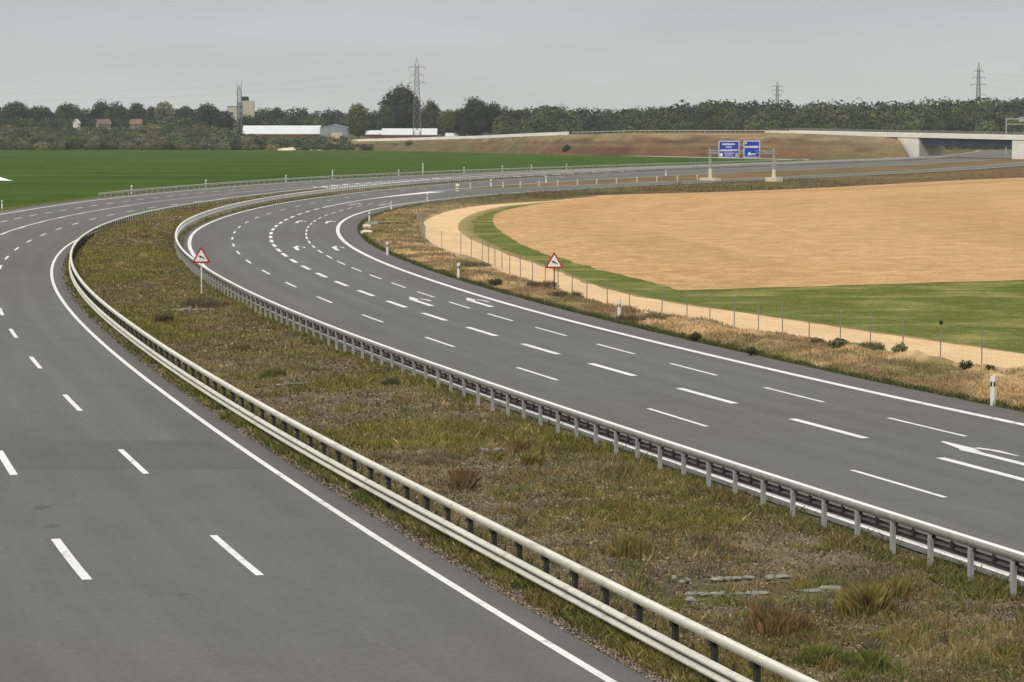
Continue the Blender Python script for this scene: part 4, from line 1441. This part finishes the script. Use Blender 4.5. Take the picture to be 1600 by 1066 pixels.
def mass(name, rows, label_kind='stuff'):
    """many crowns as one mass: rows of (px0, px1, Y, [(px, ytop)...], width px, leaves, colours, base z or None)"""
    PV, PF, PC, o = [], [], [], 0
    for px0, px1, Y0, prof, wpx, n, cols, base in rows:
        pp = np.array(prof, float)
        px = px0
        while px < px1:
            Y_ = Y0 + RNG.uniform(-30, 30)
            yt_ = np.interp(px, pp[:, 0], pp[:, 1]) + abs(RNG.normal()) * .9
            w = wpx * RNG.uniform(.75, 1.5)
            zb = hz(Y_) if base is None else base
            h = hgt(yt_, Y_) - zb
            if h > 1:
                col = np.array(cols[RNG.integers(len(cols))]) * RNG.uniform(.7, 1.35)
                P, N, c = crown_pts(far(px, Y_), Y_, zb, w / FPX * Y_, h, int(n * 1.5), col, 'round', .20)
                V, F, cc = leaf_cloud(P, N, max(.45, w / FPX * Y_ * .075), c)
                PV.append(V); PF.append(F + o); PC.append(cc)
                o += len(V)
            px += w * RNG.uniform(.26, .44)
    me = np_mesh(name, np.concatenate(PV), np.concatenate(PF), np.concatenate(PC))
    return tag(link(name, me, M['leaf_attr']), kind='stuff')


WC = [DK, MD, MD, (.05, .066, .034), (.07, .078, .036)]
wp = [(780, 171), (850, 170), (930, 172), (1000, 172), (1030, 170), (1060, 166), (1100, 161), (1150, 160), (1230, 163), (1280, 165), (1340, 163), (1390, 162), (1430, 159), (1480, 157), (1510, 154), (1560, 156), (1600, 153), (1660, 154)]
low = lambda d: [(a, b + d) for a, b in wp]
mass('woodland', [(785, 1655, 1660, wp, 44, 1300, WC, None), (785, 1655, 1590, low(6), 38, 1100, WC, None), (785, 1655, 1530, low(14), 34, 900, WC + [OL], None), (785, 1655, 1475, low(25), 28, 700, WC + [LT], None)])
mass('woodland', [(-25, 372, 1950, [(-25, 172), (60, 174), (140, 173), (230, 172), (300, 173), (372, 184)], 38, 1000, WC[:4], None), (-25, 375, 1800, [(-25, 183), (150, 188), (300, 183), (375, 190)], 26, 500, WC, None),
                  (372, 800, 1880, [(372, 173), (420, 170), (480, 173), (540, 174), (620, 175), (700, 175), (800, 172)], 36, 1000, WC, None), (400, 800, 1760, [(400, 186), (540, 186), (700, 184), (800, 184)], 24, 480, WC, None)])
SC_ = [MD, LT, OL, (.155, .145, .075), (.09, .10, .05), (.12, .13, .07), (.065, .08, .04)]
mass('scrub', [(-25, 378, 1590, [(-25, 195), (120, 198), (200, 197), (300, 194), (378, 201)], 22, 420, SC_, None), (-25, 545, 1520, [(-25, 205), (200, 206), (330, 203), (380, 211.5), (545, 212)], 22, 400, SC_, None),
               (-25, 700, 1465, [(-25, 213), (200, 214), (380, 215), (545, 217), (580, 224), (700, 226)], 21, 360, SC_, None), (-25, 690, 1430, [(-25, 225), (100, 222), (300, 224), (460, 229), (560, 226), (690, 230)], 19, 300, SC_ + [DK], 0.0)])
# bushes on the brown bank
for px, py, w_, h_, lab in ((640, 233, 14, 14, 'olive bush at the lower end of the brown bank'), (773, 231, 9, 7, 'small dark bush on the brown bank beyond the concrete pole'), (884, 238, 15, 13, 'dark bush at the foot of the brown bank where the barrier ends'), (1450, 245, 30, 14, 'grey-green bush in the bridge opening beside the pale wing wall')):
    x, y = at(px, 244 if px < 1400 else 249)
    Yb = {640: 1396, 773: 1285, 884: 1135, 1450: 1062}[px]
    tree(lab, px, py - h_, w_, Yb, 'low', DK if px != 1450 else (.10, .12, .09), 700, 'bush', 'bush', base=0.0 if px in (884, 1450) else .6, group='bushes at the far bank')
o = MB()
xh, yh_ = far(465, 1418), 1418
hp_ = np.array([[xh + 14 * (math.cos(a) * r), yh_ + 4 * math.sin(a) * r] for r in (1, .6, .25) for a in np.linspace(0, 2 * math.pi, 18)[:-1]])
V = [(x, y, z) for (x, y), z in zip(hp_, [0] * 17 + [.8 + .3 * math.sin(i * 2) for i in range(17)] + [1.4] * 17)]
o.add(V, [(r * 17 + i, r * 17 + (i + 1) % 17, r * 17 + 17 + (i + 1) % 17, r * 17 + 17 + i) for r in range(2) for i in range(17)] + [tuple(range(34, 51))])
M['palegravel'] = mat('pale_gravel', (.62, .57, .38), .95, noise=[((.4, .4, .4), .12, 4)])
tag(o.build('gravel_heap', M['palegravel'], smooth=True), 'low pale gravel heap at the far edge of the green field below the barn', 'heap')
# white sheet lying in the crop, cut by the frame
x, y = at(2, 283.6)
gx, gy = np.linspace(-3.2, 2.0, 26), np.linspace(-1.5, 1.5, 14)
GX, GY = np.meshgrid(gx, gy)
GZ = .12 + np.clip(1.0 * np.clip((1.8 - GX) / 3, 0, 1), 0, 1) * (1 - (GY / 1.5) ** 2) + .10 * vn(GX, GY, .5, 3, 51)
tm_ = np_mesh('tarpaulin', np.stack([GX, GY, GZ], -1).reshape(-1, 3), grid_faces(14, 26))
o = link('tarpaulin', tm_, M['tarp'], None, True, (x, y, 0))
sol = o.modifiers.new('thickness', 'SOLIDIFY'); sol.thickness = .03
tag(o, 'crumpled white sheet lying in the green field, cut by the frame edge', 'sheet')
# sign frame behind the bridge
x, Yg = far(1570, 1150), 1150
sg = empty('sign_gantry', (x, Yg, 0), 0, 'distant grey sign frame seen from behind past the far end of the bridge', 'overhead sign')
MB().box((0, 0, 7.4), (.45, .45, 15.2)).build('post', M['zinc_dull'], sg)
MB().box((9, 0, 14.6), (18, .5, .5)).box((9, 0, 12.4), (18, .4, .4)).build('cross_beam', M['zinc_dull'], sg)
MB().box((9.5, -.4, 14.4), (9, .2, 2.0)).build('sign_panel', M['zinc_dull'], sg)

# ------------------------------------------------------------------ grass and weeds


def blades(X, Y, Z, H, W, col, lean=.35):
    n = len(X)
    a = RNG.uniform(0, 2 * np.pi, n)
    la = RNG.uniform(0, 2 * np.pi, n)
    ll = np.abs(RNG.normal(size=n)) * lean * H
    dx, dy = np.cos(a) * W / 2, np.sin(a) * W / 2
    b1 = np.stack([X - dx, Y - dy, Z], -1)
    b2 = np.stack([X + dx, Y + dy, Z], -1)
    m1 = np.stack([X + dx * .7 + np.cos(la) * ll * .4, Y + dy * .7 + np.sin(la) * ll * .4, Z + H * .6], -1)
    t = np.stack([X + np.cos(la) * ll, Y + np.sin(la) * ll, Z + H], -1)
    V = np.stack([b1, b2, m1, t], 1).reshape(-1, 3)
    F = np.arange(4 * n).reshape(n, 4)
    C = np.repeat(col, 4, 0)
    return V, F, C


def grass_obj(name, parts):
    V, F, C, o = [], [], [], 0
    for v, f, c in parts:
        V.append(v); F.append(f + o); C.append(c)
        o += len(v)
    return tag(link(name, np_mesh(name, np.concatenate(V), np.concatenate(F), np.concatenate(C)), M['grass_attr']), kind='stuff')


def scatter(y0, y1, n, p):
    """random (Y, u) with density falling as Y**-p"""
    r = RNG.random(n)
    q = 1 - p
    return (y0 ** q + r * (y1 ** q - y0 ** q)) ** (1 / q)


def median_blades(n, tall=False):
    Y = scatter(44, 430, n, 1.75)
    u = RNG.random(n)
    a, b = cv('Le', Y) + 1.0, cv('Re', Y) - .9
    X = a + (b - a) * u
    # clumping
    gr, ta, pu = med_w(X, Y)
    cl = vn(X, Y, .8, 3, 61)
    keep = RNG.random(n) < np.clip(.36 + 1.4 * (cl - .40) + .45 * gr - .36 * pu, .10, 1)
    X, Y, gr, ta, pu, cl = (q[keep] for q in (X, Y, gr, ta, pu, cl))
    m = len(X)
    c = mixc(np.broadcast_to(np.array([.185, .15, .065]), (m, 3)), np.array([.37, .275, .125]), ta * .8 * RNG.uniform(.5, 1, m))
    c = mixc(c, mixc(np.broadcast_to(np.array([.140, .150, .032]), (m, 3)), np.array([.24, .20, .055]), vn(X, Y, 4, 2, 16)), np.clip(gr * 1.1, 0, 1))
    c = mixc(c, np.array([.18, .145, .11]), pu * .6)
    dry = RNG.random(m) < .07
    c[dry] = np.array([.42, .32, .17])
    c = c * (.55 + .9 * vn(X, Y, 1.1, 3, 62))[:, None] * RNG.uniform(.7, 1.35, m)[:, None]
    sc = (Y / 60) ** .62
    H = (.05 + .13 * gr + .06 * ta + .12 * np.clip(cl - .35, 0, 1)) * RNG.uniform(.4, 1.5, m)
    W = .020 * sc * RNG.uniform(.6, 1.6, m)
    return blades(X, Y, med_h(X, Y) - .02, H, W, c, .45)


def litter(n):
    """dead leaves, seed heads and small flat weeds lying in the grass"""
    Y = scatter(44, 430, n, 1.7)
    X = cv('Le', Y) + 1.0 + (cv('Re', Y) - cv('Le', Y) - 1.9) * RNG.random(n)
    gr, ta, pu = med_w(X, Y)
    pal = np.array([[.30, .22, .11], [.10, .075, .045], [.17, .15, .05], [.22, .14, .08], [.12, .13, .035], [.24, .20, .16]])
    c = pal[RNG.integers(0, 6, n)] * RNG.uniform(.7, 1.3, n)[:, None]
    P = np.stack([X, Y, med_h(X, Y) + .02 + .10 * RNG.random(n) * (.3 + gr)], -1)
    return leaf_cloud(P, np.array([0, 0, 1.0]), .055 * (Y / 60) ** .6, c, .6)


def gravel_bits(n):
    """crumbs and small stones along the asphalt edge"""
    Y = scatter(44, 300, n, 1.8)
    X = cv('Le', Y) + .72 + np.abs(RNG.normal(0, .36, n))
    pal = np.array([[.30, .235, .165], [.38, .29, .19], [.17, .14, .12], [.24, .20, .16], [.12, .095, .075]])
    c = pal[RNG.integers(0, 5, n)] * RNG.uniform(.7, 1.3, n)[:, None]
    return leaf_cloud(np.stack([X, Y, .075 + .01 * RNG.random(n)], -1), np.array([0, 0, 1.0]), .045 * (Y / 60) ** .6, c, .5)


def soft_tufts(n):
    """loose tufts of taller weeds, part of the continuous growth"""
    Yc = scatter(46, 400, n, 1.5)
    Xc = cv('Le', Yc) + 1.5 + (cv('Re', Yc) - cv('Le', Yc) - 2.9) * RNG.random(n)
    gr, ta, pu = med_w(Xc, Yc)
    pal = np.array([[.17, .165, .04], [.21, .18, .05], [.14, .155, .04], [.24, .165, .06], [.30, .23, .10], [.13, .115, .06]])
    ci = RNG.integers(0, 6, n)
    sz = RNG.uniform(.12, .42, n) * (Yc / 60) ** .35
    ht = RNG.uniform(.14, .40, n)
    k = np.repeat(np.arange(n), (90 * (60 / Yc) ** .5).astype(int) + 12)
    m = len(k)
    X, Y = Xc[k] + RNG.normal(size=m) * sz[k], Yc[k] + RNG.normal(size=m) * sz[k] * 1.3
    r2 = ((X - Xc[k]) ** 2 + ((Y - Yc[k]) / 1.3) ** 2) / sz[k] ** 2
    H = ht[k] * np.exp(-r2 * .28) * RNG.uniform(.35, 1.2, m)
    c = pal[ci[k]] * RNG.uniform(.65, 1.35, m)[:, None]
    return blades(X, Y, med_h(X, Y) - .02, H, .017 * (Y / 60) ** .62 * RNG.uniform(.6, 1.6, m), c, .35)


# green weeds under the first guardrail
n = 52000
Y = scatter(44, 420, n, 1.7)
d = RNG.normal(.10, .20, n)
X = cv('Lrail', Y) - .15 + d * .9
cl = vn(X, Y, 1.3, 3, 63)
k = RNG.random(n) < sstep(.44, .62, cl)
X, Y, cl = X[k], Y[k], cl[k]
m = len(X)
cw = mixc(np.broadcast_to(np.array([.115, .150, .035]), (m, 3)), np.array([.20, .17, .06]), sstep(.35, .65, vn(X, Y, 1.2, 3, 64))) * RNG.uniform(.7, 1.3, m)[:, None]
weeds = blades(X, Y, np.full(m, .01), (.10 + .26 * cl) * RNG.uniform(.4, 1.2, m), .028 * (Y / 60) ** .6 * RNG.uniform(.7, 1.5, m), cw, .6)
n = 34000
Y = scatter(52, 420, n, 1.7)
X = cv('Rrail', Y) - .1 + RNG.normal(0, .40, n)
cl = vn(X, Y, 1.5, 3, 65)
k = RNG.random(n) < sstep(.42, .6, cl)
X, Y, cl = X[k], Y[k], cl[k]
m = len(X)
cw = mixc(np.broadcast_to(np.array([.125, .140, .035]), (m, 3)), np.array([.21, .17, .06]), vn(X, Y, 2.5, 2, 66)) * RNG.uniform(.7, 1.3, m)[:, None]
weeds2 = blades(X, Y, med_h(X, Y) - .02, (.08 + .2 * cl) * RNG.uniform(.4, 1.2, m), .026 * (Y / 60) ** .6 * RNG.uniform(.7, 1.5, m), cw, .6)
grass_obj('median_grass', [gravel_bits(26000), median_blades(620000), litter(90000), soft_tufts(900), weeds, weeds2])

# dry grass of the verge
n = 200000
Y = scatter(84, 560, n, 1.6)
u = RNG.random(n)
a = cv('Rs', Y) + .05
b = np.maximum(np.where(Y < 417, np.minimum(fn(Y) + .4, tl(Y)), fn(Y)), a + 1.5)
X = a + (b - a) * u
d, dark, straw, brown = ver_w(X, Y)
cl = vn(X, Y, .9, 3, 67)
k = RNG.random(n) < np.clip(.3 + 1.3 * (cl - .35) + dark * .6 - .3 * (b - X < .8), .05, 1)
X, Y, u, dark, straw, brown, cl = (q[k] for q in (X, Y, u, dark, straw, brown, cl))
m = len(X)
c = ver_col(X, Y) * 1.12
c = mixc(c, np.array([.075, .09, .026]), dark * .8)
gg = RNG.random(m) < .05 + .25 * sstep(180, 280, Y)
c[gg] = np.array([.13, .135, .045])
c = c * RNG.uniform(.7, 1.35, m)[:, None]
H = (.06 + .15 * cl + .04 * dark) * RNG.uniform(.5, 1.5, m) * (1 + .5 * sstep(350, 450, Y))
Zb = ver_h(X, Y, u) - .03
vb = blades(X, Y, Zb, H, .022 * (Y / 60) ** .62 * RNG.uniform(.7, 1.6, m), c, .55)
# taller dark growth between exit road and stubble
n = 30000
Y = scatter(400, 700, n, 1.2)
a, b = cv('Rs', Y) + .6, np.maximum(hermite(FE[:, 1], FE[:, 0], Y) - .6, cv('Rs', Y) + 1.2)
X = a + (b - a) * RNG.random(n)
cl = vn(X, Y, 5, 3, 68)
k = cl > .42
X, Y, cl = X[k], Y[k], cl[k]
m = len(X)
c = mixc(np.broadcast_to(np.array([.105, .10, .045]), (m, 3)), np.array([.21, .14, .07]), np.clip(vn(X, Y, 9, 2, 69) + .5 * (X > 60), 0, 1)) * RNG.uniform(.7, 1.3, m)[:, None]
vb2 = blades(X, Y, np.zeros(m), (.12 + .8 * (cl - .4) * np.where(X > 60, .35, 1)) * RNG.uniform(.4, 1.4, m), .14 * RNG.uniform(.6, 1.5, m), c, .5)
grass_obj('verge_grass', [vb, vb2])


def tuft(name, label, cat, group, loc, w, h, col, n=420, kind='grass'):
    root = empty(name, (loc[0], loc[1], loc[2]), random.uniform(0, 6), label, cat, group)
    if kind == 'grass':
        n = int(n * 2.8 * (60 / max(60, loc[1])) ** .8)
        # a few overlapping stools, so the outline is uneven
        K = 5
        sx_, sy_ = RNG.normal(size=K) * w * .22, RNG.normal(size=K) * w * .22
        sh = RNG.uniform(.6, 1.05, K)
        k = RNG.integers(0, K, n)
        ox, oy = RNG.normal(size=n) * w * .13, RNG.normal(size=n) * w * .13
        X, Y = sx_[k] + ox, sy_[k] + oy
        q = (ox ** 2 + oy ** 2) / (w * .13) ** 2
        H = h * sh[k] * np.exp(-q * .16) * RNG.uniform(.35, 1.1, n)
        lean = H * np.abs(RNG.normal(size=n)) * .30
        W = .017 * RNG.uniform(.6, 1.6, n) * (math.hypot(loc[0], loc[1]) / 60) ** .6
        aa = np.arctan2(oy, ox) + RNG.normal(0, .8, n)
        ra = RNG.uniform(0, 2 * np.pi, n)
        dx, dy = np.cos(ra) * W / 2, np.sin(ra) * W / 2
        V = np.stack([np.stack([X - dx, Y - dy, 0 * X - .03], -1), np.stack([X + dx, Y + dy, 0 * X - .03], -1),
                      np.stack([X + dx * .8 + np.cos(aa) * lean * .4, Y + dy * .8 + np.sin(aa) * lean * .4, H * .62], -1), np.stack([X + np.cos(aa) * lean, Y + np.sin(aa) * lean, H], -1)], 1).reshape(-1, 3)
        c = np.asarray(col)[None] * RNG.uniform(.65, 1.35, n)[:, None]
        c[:, 0] *= RNG.uniform(.85, 1.25, n)
        link('blades', np_mesh('blades', V, np.arange(4 * n).reshape(n, 4), np.repeat(c, 4, 0)), M['grass_attr'], root)
    else:
        P, N, c = crown_pts(0, 0, -.02, w, h, n, col, 'low', .2)
        V, F, cc = leaf_cloud(P, N, max(.05, w * .10), c)
        link('foliage', np_mesh('foliage', V, F, cc), M['leaf_attr'], root)
    mb = MB()
    for i in range(7):
        a = i * .9
        mb.tube((0, 0, -.05), (math.cos(a) * w * .25, math.sin(a) * w * .25, h * .6), .012, .005, 4)
    mb.build('stem', M['bark'], root)
    return root


GRN, BRN, OLV, GGR = (.15, .165, .04), (.20, .135, .058), (.215, .185, .055), (.16, .165, .085)
for px, py, w, h, col, lab in [
    (1352, 958, 1.25, .82, OLV, 'largest yellow-green grass clump in the median, near the pale posts at the lower corner'),
    (1395, 925, .8, .50, OLV, 'yellow-green grass clump leaning against the largest clump, on the side of the pale posts'),
    (1235, 990, 1.35, .60, BRN, 'wide rusty brown clump below the pair of broken stone rows'),
    (1308, 1038, 1.3, .42, GRN, 'low green clump between the rusty brown clump and the front guardrail'),
    (978, 868, .95, .52, OLV, 'olive clump in the bare mauve middle of the median'),
    (724, 765, .85, .62, (.18, .12, .055), 'dark brown clump under the second stone row from the front'),
    (830, 727, .60, .46, OLV, 'upright olive clump at the end of the second stone row from the front'),
    (806, 704, .85, .46, BRN, 'rusty clump just behind the upright olive clump'),
    (1112, 812, .75, .26, GRN, 'flat green clump by the back guardrail with the pale posts'),
    (1012, 668, .0, .0, GRN, ''),
    (618, 606, .75, .42, (.085, .09, .05), 'grey-dark clump at the end of the third stone row from the front'),
    (622, 690, .7, .36, GRN, 'green clump halfway between the two middle stone rows, by the front guardrail'),
    (430, 588, .9, .40, GRN, 'green clump near the end of the third stone row, towards the front guardrail'),
    (385, 548, 1.2, .45, BRN, 'tan-brown mound of grass between the front guardrail and the warning sign'),
    (318, 480, 2.2, .62, (.15, .135, .07), 'dark bush at the foot of the warning sign in the median'),
    (345, 478, 1.6, .6, (.27, .22, .11), 'paler bush just beyond the foot of the warning sign in the median'),
    (255, 508, .8, .75, (.14, .11, .06), 'thin dark upright weed on the fourth stone row'),
    (215, 382, 2.6, .3, (.17, .125, .06), 'dark brown clump in the narrow far part of the median'),
]:
    if w == 0: continue
    x, y = at(px, py, .1)
    z = float(med_h(np.array([x]), np.array([y]))[0])
    tuft('grass_clump' if h < .7 or w > 1 else 'grass_clump', lab, 'grass clump', 'clumps in the median', (x, y, z), w, h, col, int(350 + 520 * w))
for px, py, w, h, col, lab, kd in [
    (1509, 580, .58, .36, (.035, .050, .016), 'dark green round bush at the fence, the one farther from the delineator post', 'leaf'),
    (1548, 588, .46, .40, (.032, .046, .016), 'dark green round bush right behind the white delineator post', 'leaf'),
    (1405, 553, .7, .34, GGR, 'grey-green weed at the fence, two fence posts before the dark round bush', 'leaf'),
    (1361, 550, .9, .42, GGR, 'pale grey-green weed against the fence beyond the grass lumps', 'grass'),
    (1312, 546, .9, .30, (.12, .13, .055), 'green weed on the lumpy verge by the fence', 'leaf'),
    (1277, 541, .7, .26, (.15, .13, .07), 'brownish weed on the lumpy verge by the fence', 'leaf'),
    (1174, 556, .55, .34, (.055, .065, .022), 'dark weed at the asphalt edge of the straw verge, nearer of two', 'leaf'),
    (1087, 533, .55, .30, (.05, .06, .02), 'dark weed at the asphalt edge of the straw verge, farther of two', 'leaf'),
    (985, 503, .9, .36, (.17, .135, .075), 'brown weed beside the second delineator post', 'grass'),
    (1025, 502, 1.0, .34, (.18, .155, .08), 'olive-brown weed between fence and second delineator post', 'grass'),
    (838, 450, 1.9, .42, (.20, .15, .08), 'loose brown bush at the foot of the fence before the warning sign', 'grass'),
    (876, 466, 1.3, .40, (.15, .11, .06), 'dark brown bush at the foot of the warning sign by the fence', 'grass'),
    (742, 418, 2.2, .42, (.20, .15, .10), 'mauve-brown bush behind the curve delineator post', 'grass'),
    (774, 447, .9, .35, (.06, .07, .024), 'dark weed on the asphalt edge below the mauve-brown bush', 'leaf'),
]:
    x, y = at(px, py, .05)
    tuft('bush' if kd == 'leaf' else 'grass_clump', lab, 'bush' if kd == 'leaf' else 'grass clump', 'bushes on the dry verge', (x, y, .12), w, h, col, int(380 + 300 * w), kd)


# ------------------------------------------------------------------ stone rows and stones
def stone(mb, x, y, z, s, seed):
    rr = random.Random(seed)
    P, F = [], []
    n = 7
    for zz, r in ((-.1, .5), (.12, .56), (.3, .34)):
        for k in range(n):
            a = 2 * math.pi * k / n + rr.uniform(-.25, .25)
            q = r * rr.uniform(.75, 1.2)
            P.append((x + s[0] * q * math.cos(a), y + s[1] * q * math.sin(a), z + s[2] * (zz + rr.uniform(-.05, .05))))
    F = [(i * n + k, i * n + (k + 1) % n, (i + 1) * n + (k + 1) % n, (i + 1) * n + k) for i in range(2) for k in range(n)]
    F += [tuple(range(n - 1, -1, -1)), tuple(range(2 * n, 3 * n))]
    mb.add(P, F)


for pa, pb, lab in [((1052, 914), (1232, 905), 'broken pale stone row across the median, back one of the front pair'),
                    ((1078, 933), (1205, 928), 'short broken stone row across the median, front one of the front pair'),
                    ((1262, 925), (1298, 922), 'stub of stone row beside the largest yellow-green clump'),
                    ((610, 718), (790, 706), 'pale stone row across the median with a rusty clump at its end'),
                    ((438, 609), (582, 600), 'pale stone row across the median with a grey-dark clump at its end'),
                    ((222, 494), (338, 489), 'stone row across the median below the warning sign'),
                    ((163, 404), (252, 402), 'faint stone row in the far narrow part of the median')]:
    a, b = Vector(at(*pa)), Vector(at(*pb))
    L = (b - a).length
    mb = MB()
    s_ = 0
    i = 0
    while s_ < L:
        l = random.uniform(.14, .34) * max(1, a.y / 90) if L > .95 else L + .05
        q = a.lerp(b, min(1, s_ / L))
        if random.random() < .90 or L < .95:
            x, y = q.x + random.gauss(0, .03), q.y + random.gauss(0, .10) * max(1, a.y / 90)
            z = float(med_h(np.array([x]), np.array([y]))[0])
            stone(mb, x, y, z + .05, (l, .20 * max(1, a.y / 110), .24 * RNG.uniform(.5, 1.2)), i + int(a.y * 10))
        s_ += l * .9
        i += 1
    tag(mb.build('stone_row', M['stone']), lab, 'stone row', 'stone rows across the median')
for (px, py), lab, s in (((568, 358), 'pale stone block on the bend shoulder, upper of two', (.9, 1.4, 1.1)), ((567, 366.5), 'pale stone block on the bend shoulder, lower of two', (1.0, 1.2, .9))):
    x, y = at(px, py)
    mb = MB()
    stone(mb, 0, 0, .1, s, px)
    tag(mb.build('stone_block', M['concrete_tan'], loc=(x + .3, y, .05)), lab, 'stone')
x, y = at(590, 352)
mb = MB()
mb.prism([(-.7, 0), (.7, 0), (.8, .25), (.5, .12), (-.5, .12), (-.8, .25)], 'y', -1.6, 1.6)
dg = mb.build('drain_channel', M['stone'], loc=(x, y, .06))
dg.rotation_euler = (0, 0, -.35)
tag(dg, 'pale concrete drain channel sloping down the verge beside the two stone blocks', 'drain')
x, y = at(1079, 957)
mb = MB()
stone(mb, 0, 0, .12, (.20, .2, .3), 5)
tag(mb.build('stone', M['stone'], loc=(x, y, .1)), 'single small pale stone in front of the brown grass below the stone rows', 'stone')

# ------------------------------------------------------------------ sky, sun, haze
w = bpy.data.worlds.new('World')
SC.world = w
w.use_nodes = True
nt = w.node_tree
N, L = nt.nodes, nt.links
N.clear()
out = N.new('ShaderNodeOutputWorld')
bg = N.new('ShaderNodeBackground')
sky = N.new('ShaderNodeTexSky')
sky.sky_type = 'NISHITA'
sky.sun_disc = False
SUN_EL, SUN_AZ = math.radians(48), math.radians(215)
sky.sun_elevation = SUN_EL
sky.sun_rotation = SUN_AZ
sky.dust_density = 3.0
bg.inputs['Strength'].default_value = .10
tc = N.new('ShaderNodeTexCoord')
sep = N.new('ShaderNodeSeparateXYZ')
L.new(tc.outputs['Generated'], sep.inputs[0])
ramp = N.new('ShaderNodeValToRGB')                       # cloud deck: brighter overhead than near the horizon
cr = ramp.color_ramp
cr.elements[0].position, cr.elements[0].color = 0.0, (6.3, 6.42, 6.25, 1)
cr.elements[1].position, cr.elements[1].color = 1.0, (13.0, 13.1, 13.2, 1)
for p, c in ((.012, (6.1, 6.2, 6.1, 1)), (.045, (5.45, 5.62, 5.7, 1)), (.12, (6.0, 6.1, 6.2, 1)), (.45, (9.5, 9.6, 9.7, 1))):
    e = cr.elements.new(p)
    e.color = c
L.new(sep.outputs['Z'], ramp.inputs[0])
mp = N.new('ShaderNodeMapping')
mp.inputs['Scale'].default_value = (6, 6, 42)
L.new(tc.outputs['Generated'], mp.inputs[0])
nz = N.new('ShaderNodeTexNoise')
nz.inputs['Scale'].default_value = 1.2
nz.inputs['Detail'].default_value = 4
L.new(mp.outputs[0], nz.inputs['Vector'])
mr = N.new('ShaderNodeMapRange')
mr.inputs['From Min'].default_value, mr.inputs['From Max'].default_value = .3, .7
mr.inputs['To Min'].default_value, mr.inputs['To Max'].default_value = .955, 1.06
L.new(nz.outputs['Fac'], mr.inputs['Value'])
vm = N.new('ShaderNodeVectorMath')
vm.operation = 'MULTIPLY'
L.new(ramp.outputs[0], vm.inputs[0])
L.new(mr.outputs[0], vm.inputs[1])
mx = N.new('ShaderNodeMix')
mx.data_type = 'RGBA'
mx.inputs[0].default_value = .93
L.new(sky.outputs[0], mx.inputs[6])
L.new(vm.outputs[0], mx.inputs[7])
L.new(mx.outputs[2], bg.inputs['Color'])
L.new(bg.outputs[0], out.inputs['Surface'])
sun = bpy.data.lights.new('sun', 'SUN')
sun.energy = 1.45
sun.angle = math.radians(14)
sun.color = (1, .95, .86)
so = bpy.data.objects.new('sun', sun)
COL.objects.link(so)
so.rotation_euler = (math.pi / 2 - SUN_EL, 0, math.pi - SUN_AZ)

USE_HAZE = True
if USE_HAZE:
    hm_ = bpy.data.materials.new('haze')
    hm_.use_nodes = True
    hn = hm_.node_tree
    hn.nodes.clear()
    ho = hn.nodes.new('ShaderNodeOutputMaterial')
    pv = hn.nodes.new('ShaderNodeVolumePrincipled')
    pv.inputs['Color'].default_value = (.80, .84, .88, 1)
    pv.inputs['Density'].default_value = .00006
    pv.inputs['Anisotropy'].default_value = .2
    hn.links.new(pv.outputs[0], ho.inputs['Volume'])
    hb_ = MB().box((0, 2450, 32), (5600, 5100, 66))
    tag(hb_.build('haze', hm_), kind='stuff')

SC.view_settings.view_transform = 'Standard'
SC.view_settings.look = 'None'
SC.view_settings.gamma = 1
SC.view_settings.exposure = 0
SC.cycles.max_bounces = 6
SC.cycles.volume_bounces = 1
SC.render.resolution_x, SC.render.resolution_y = 1024, 682
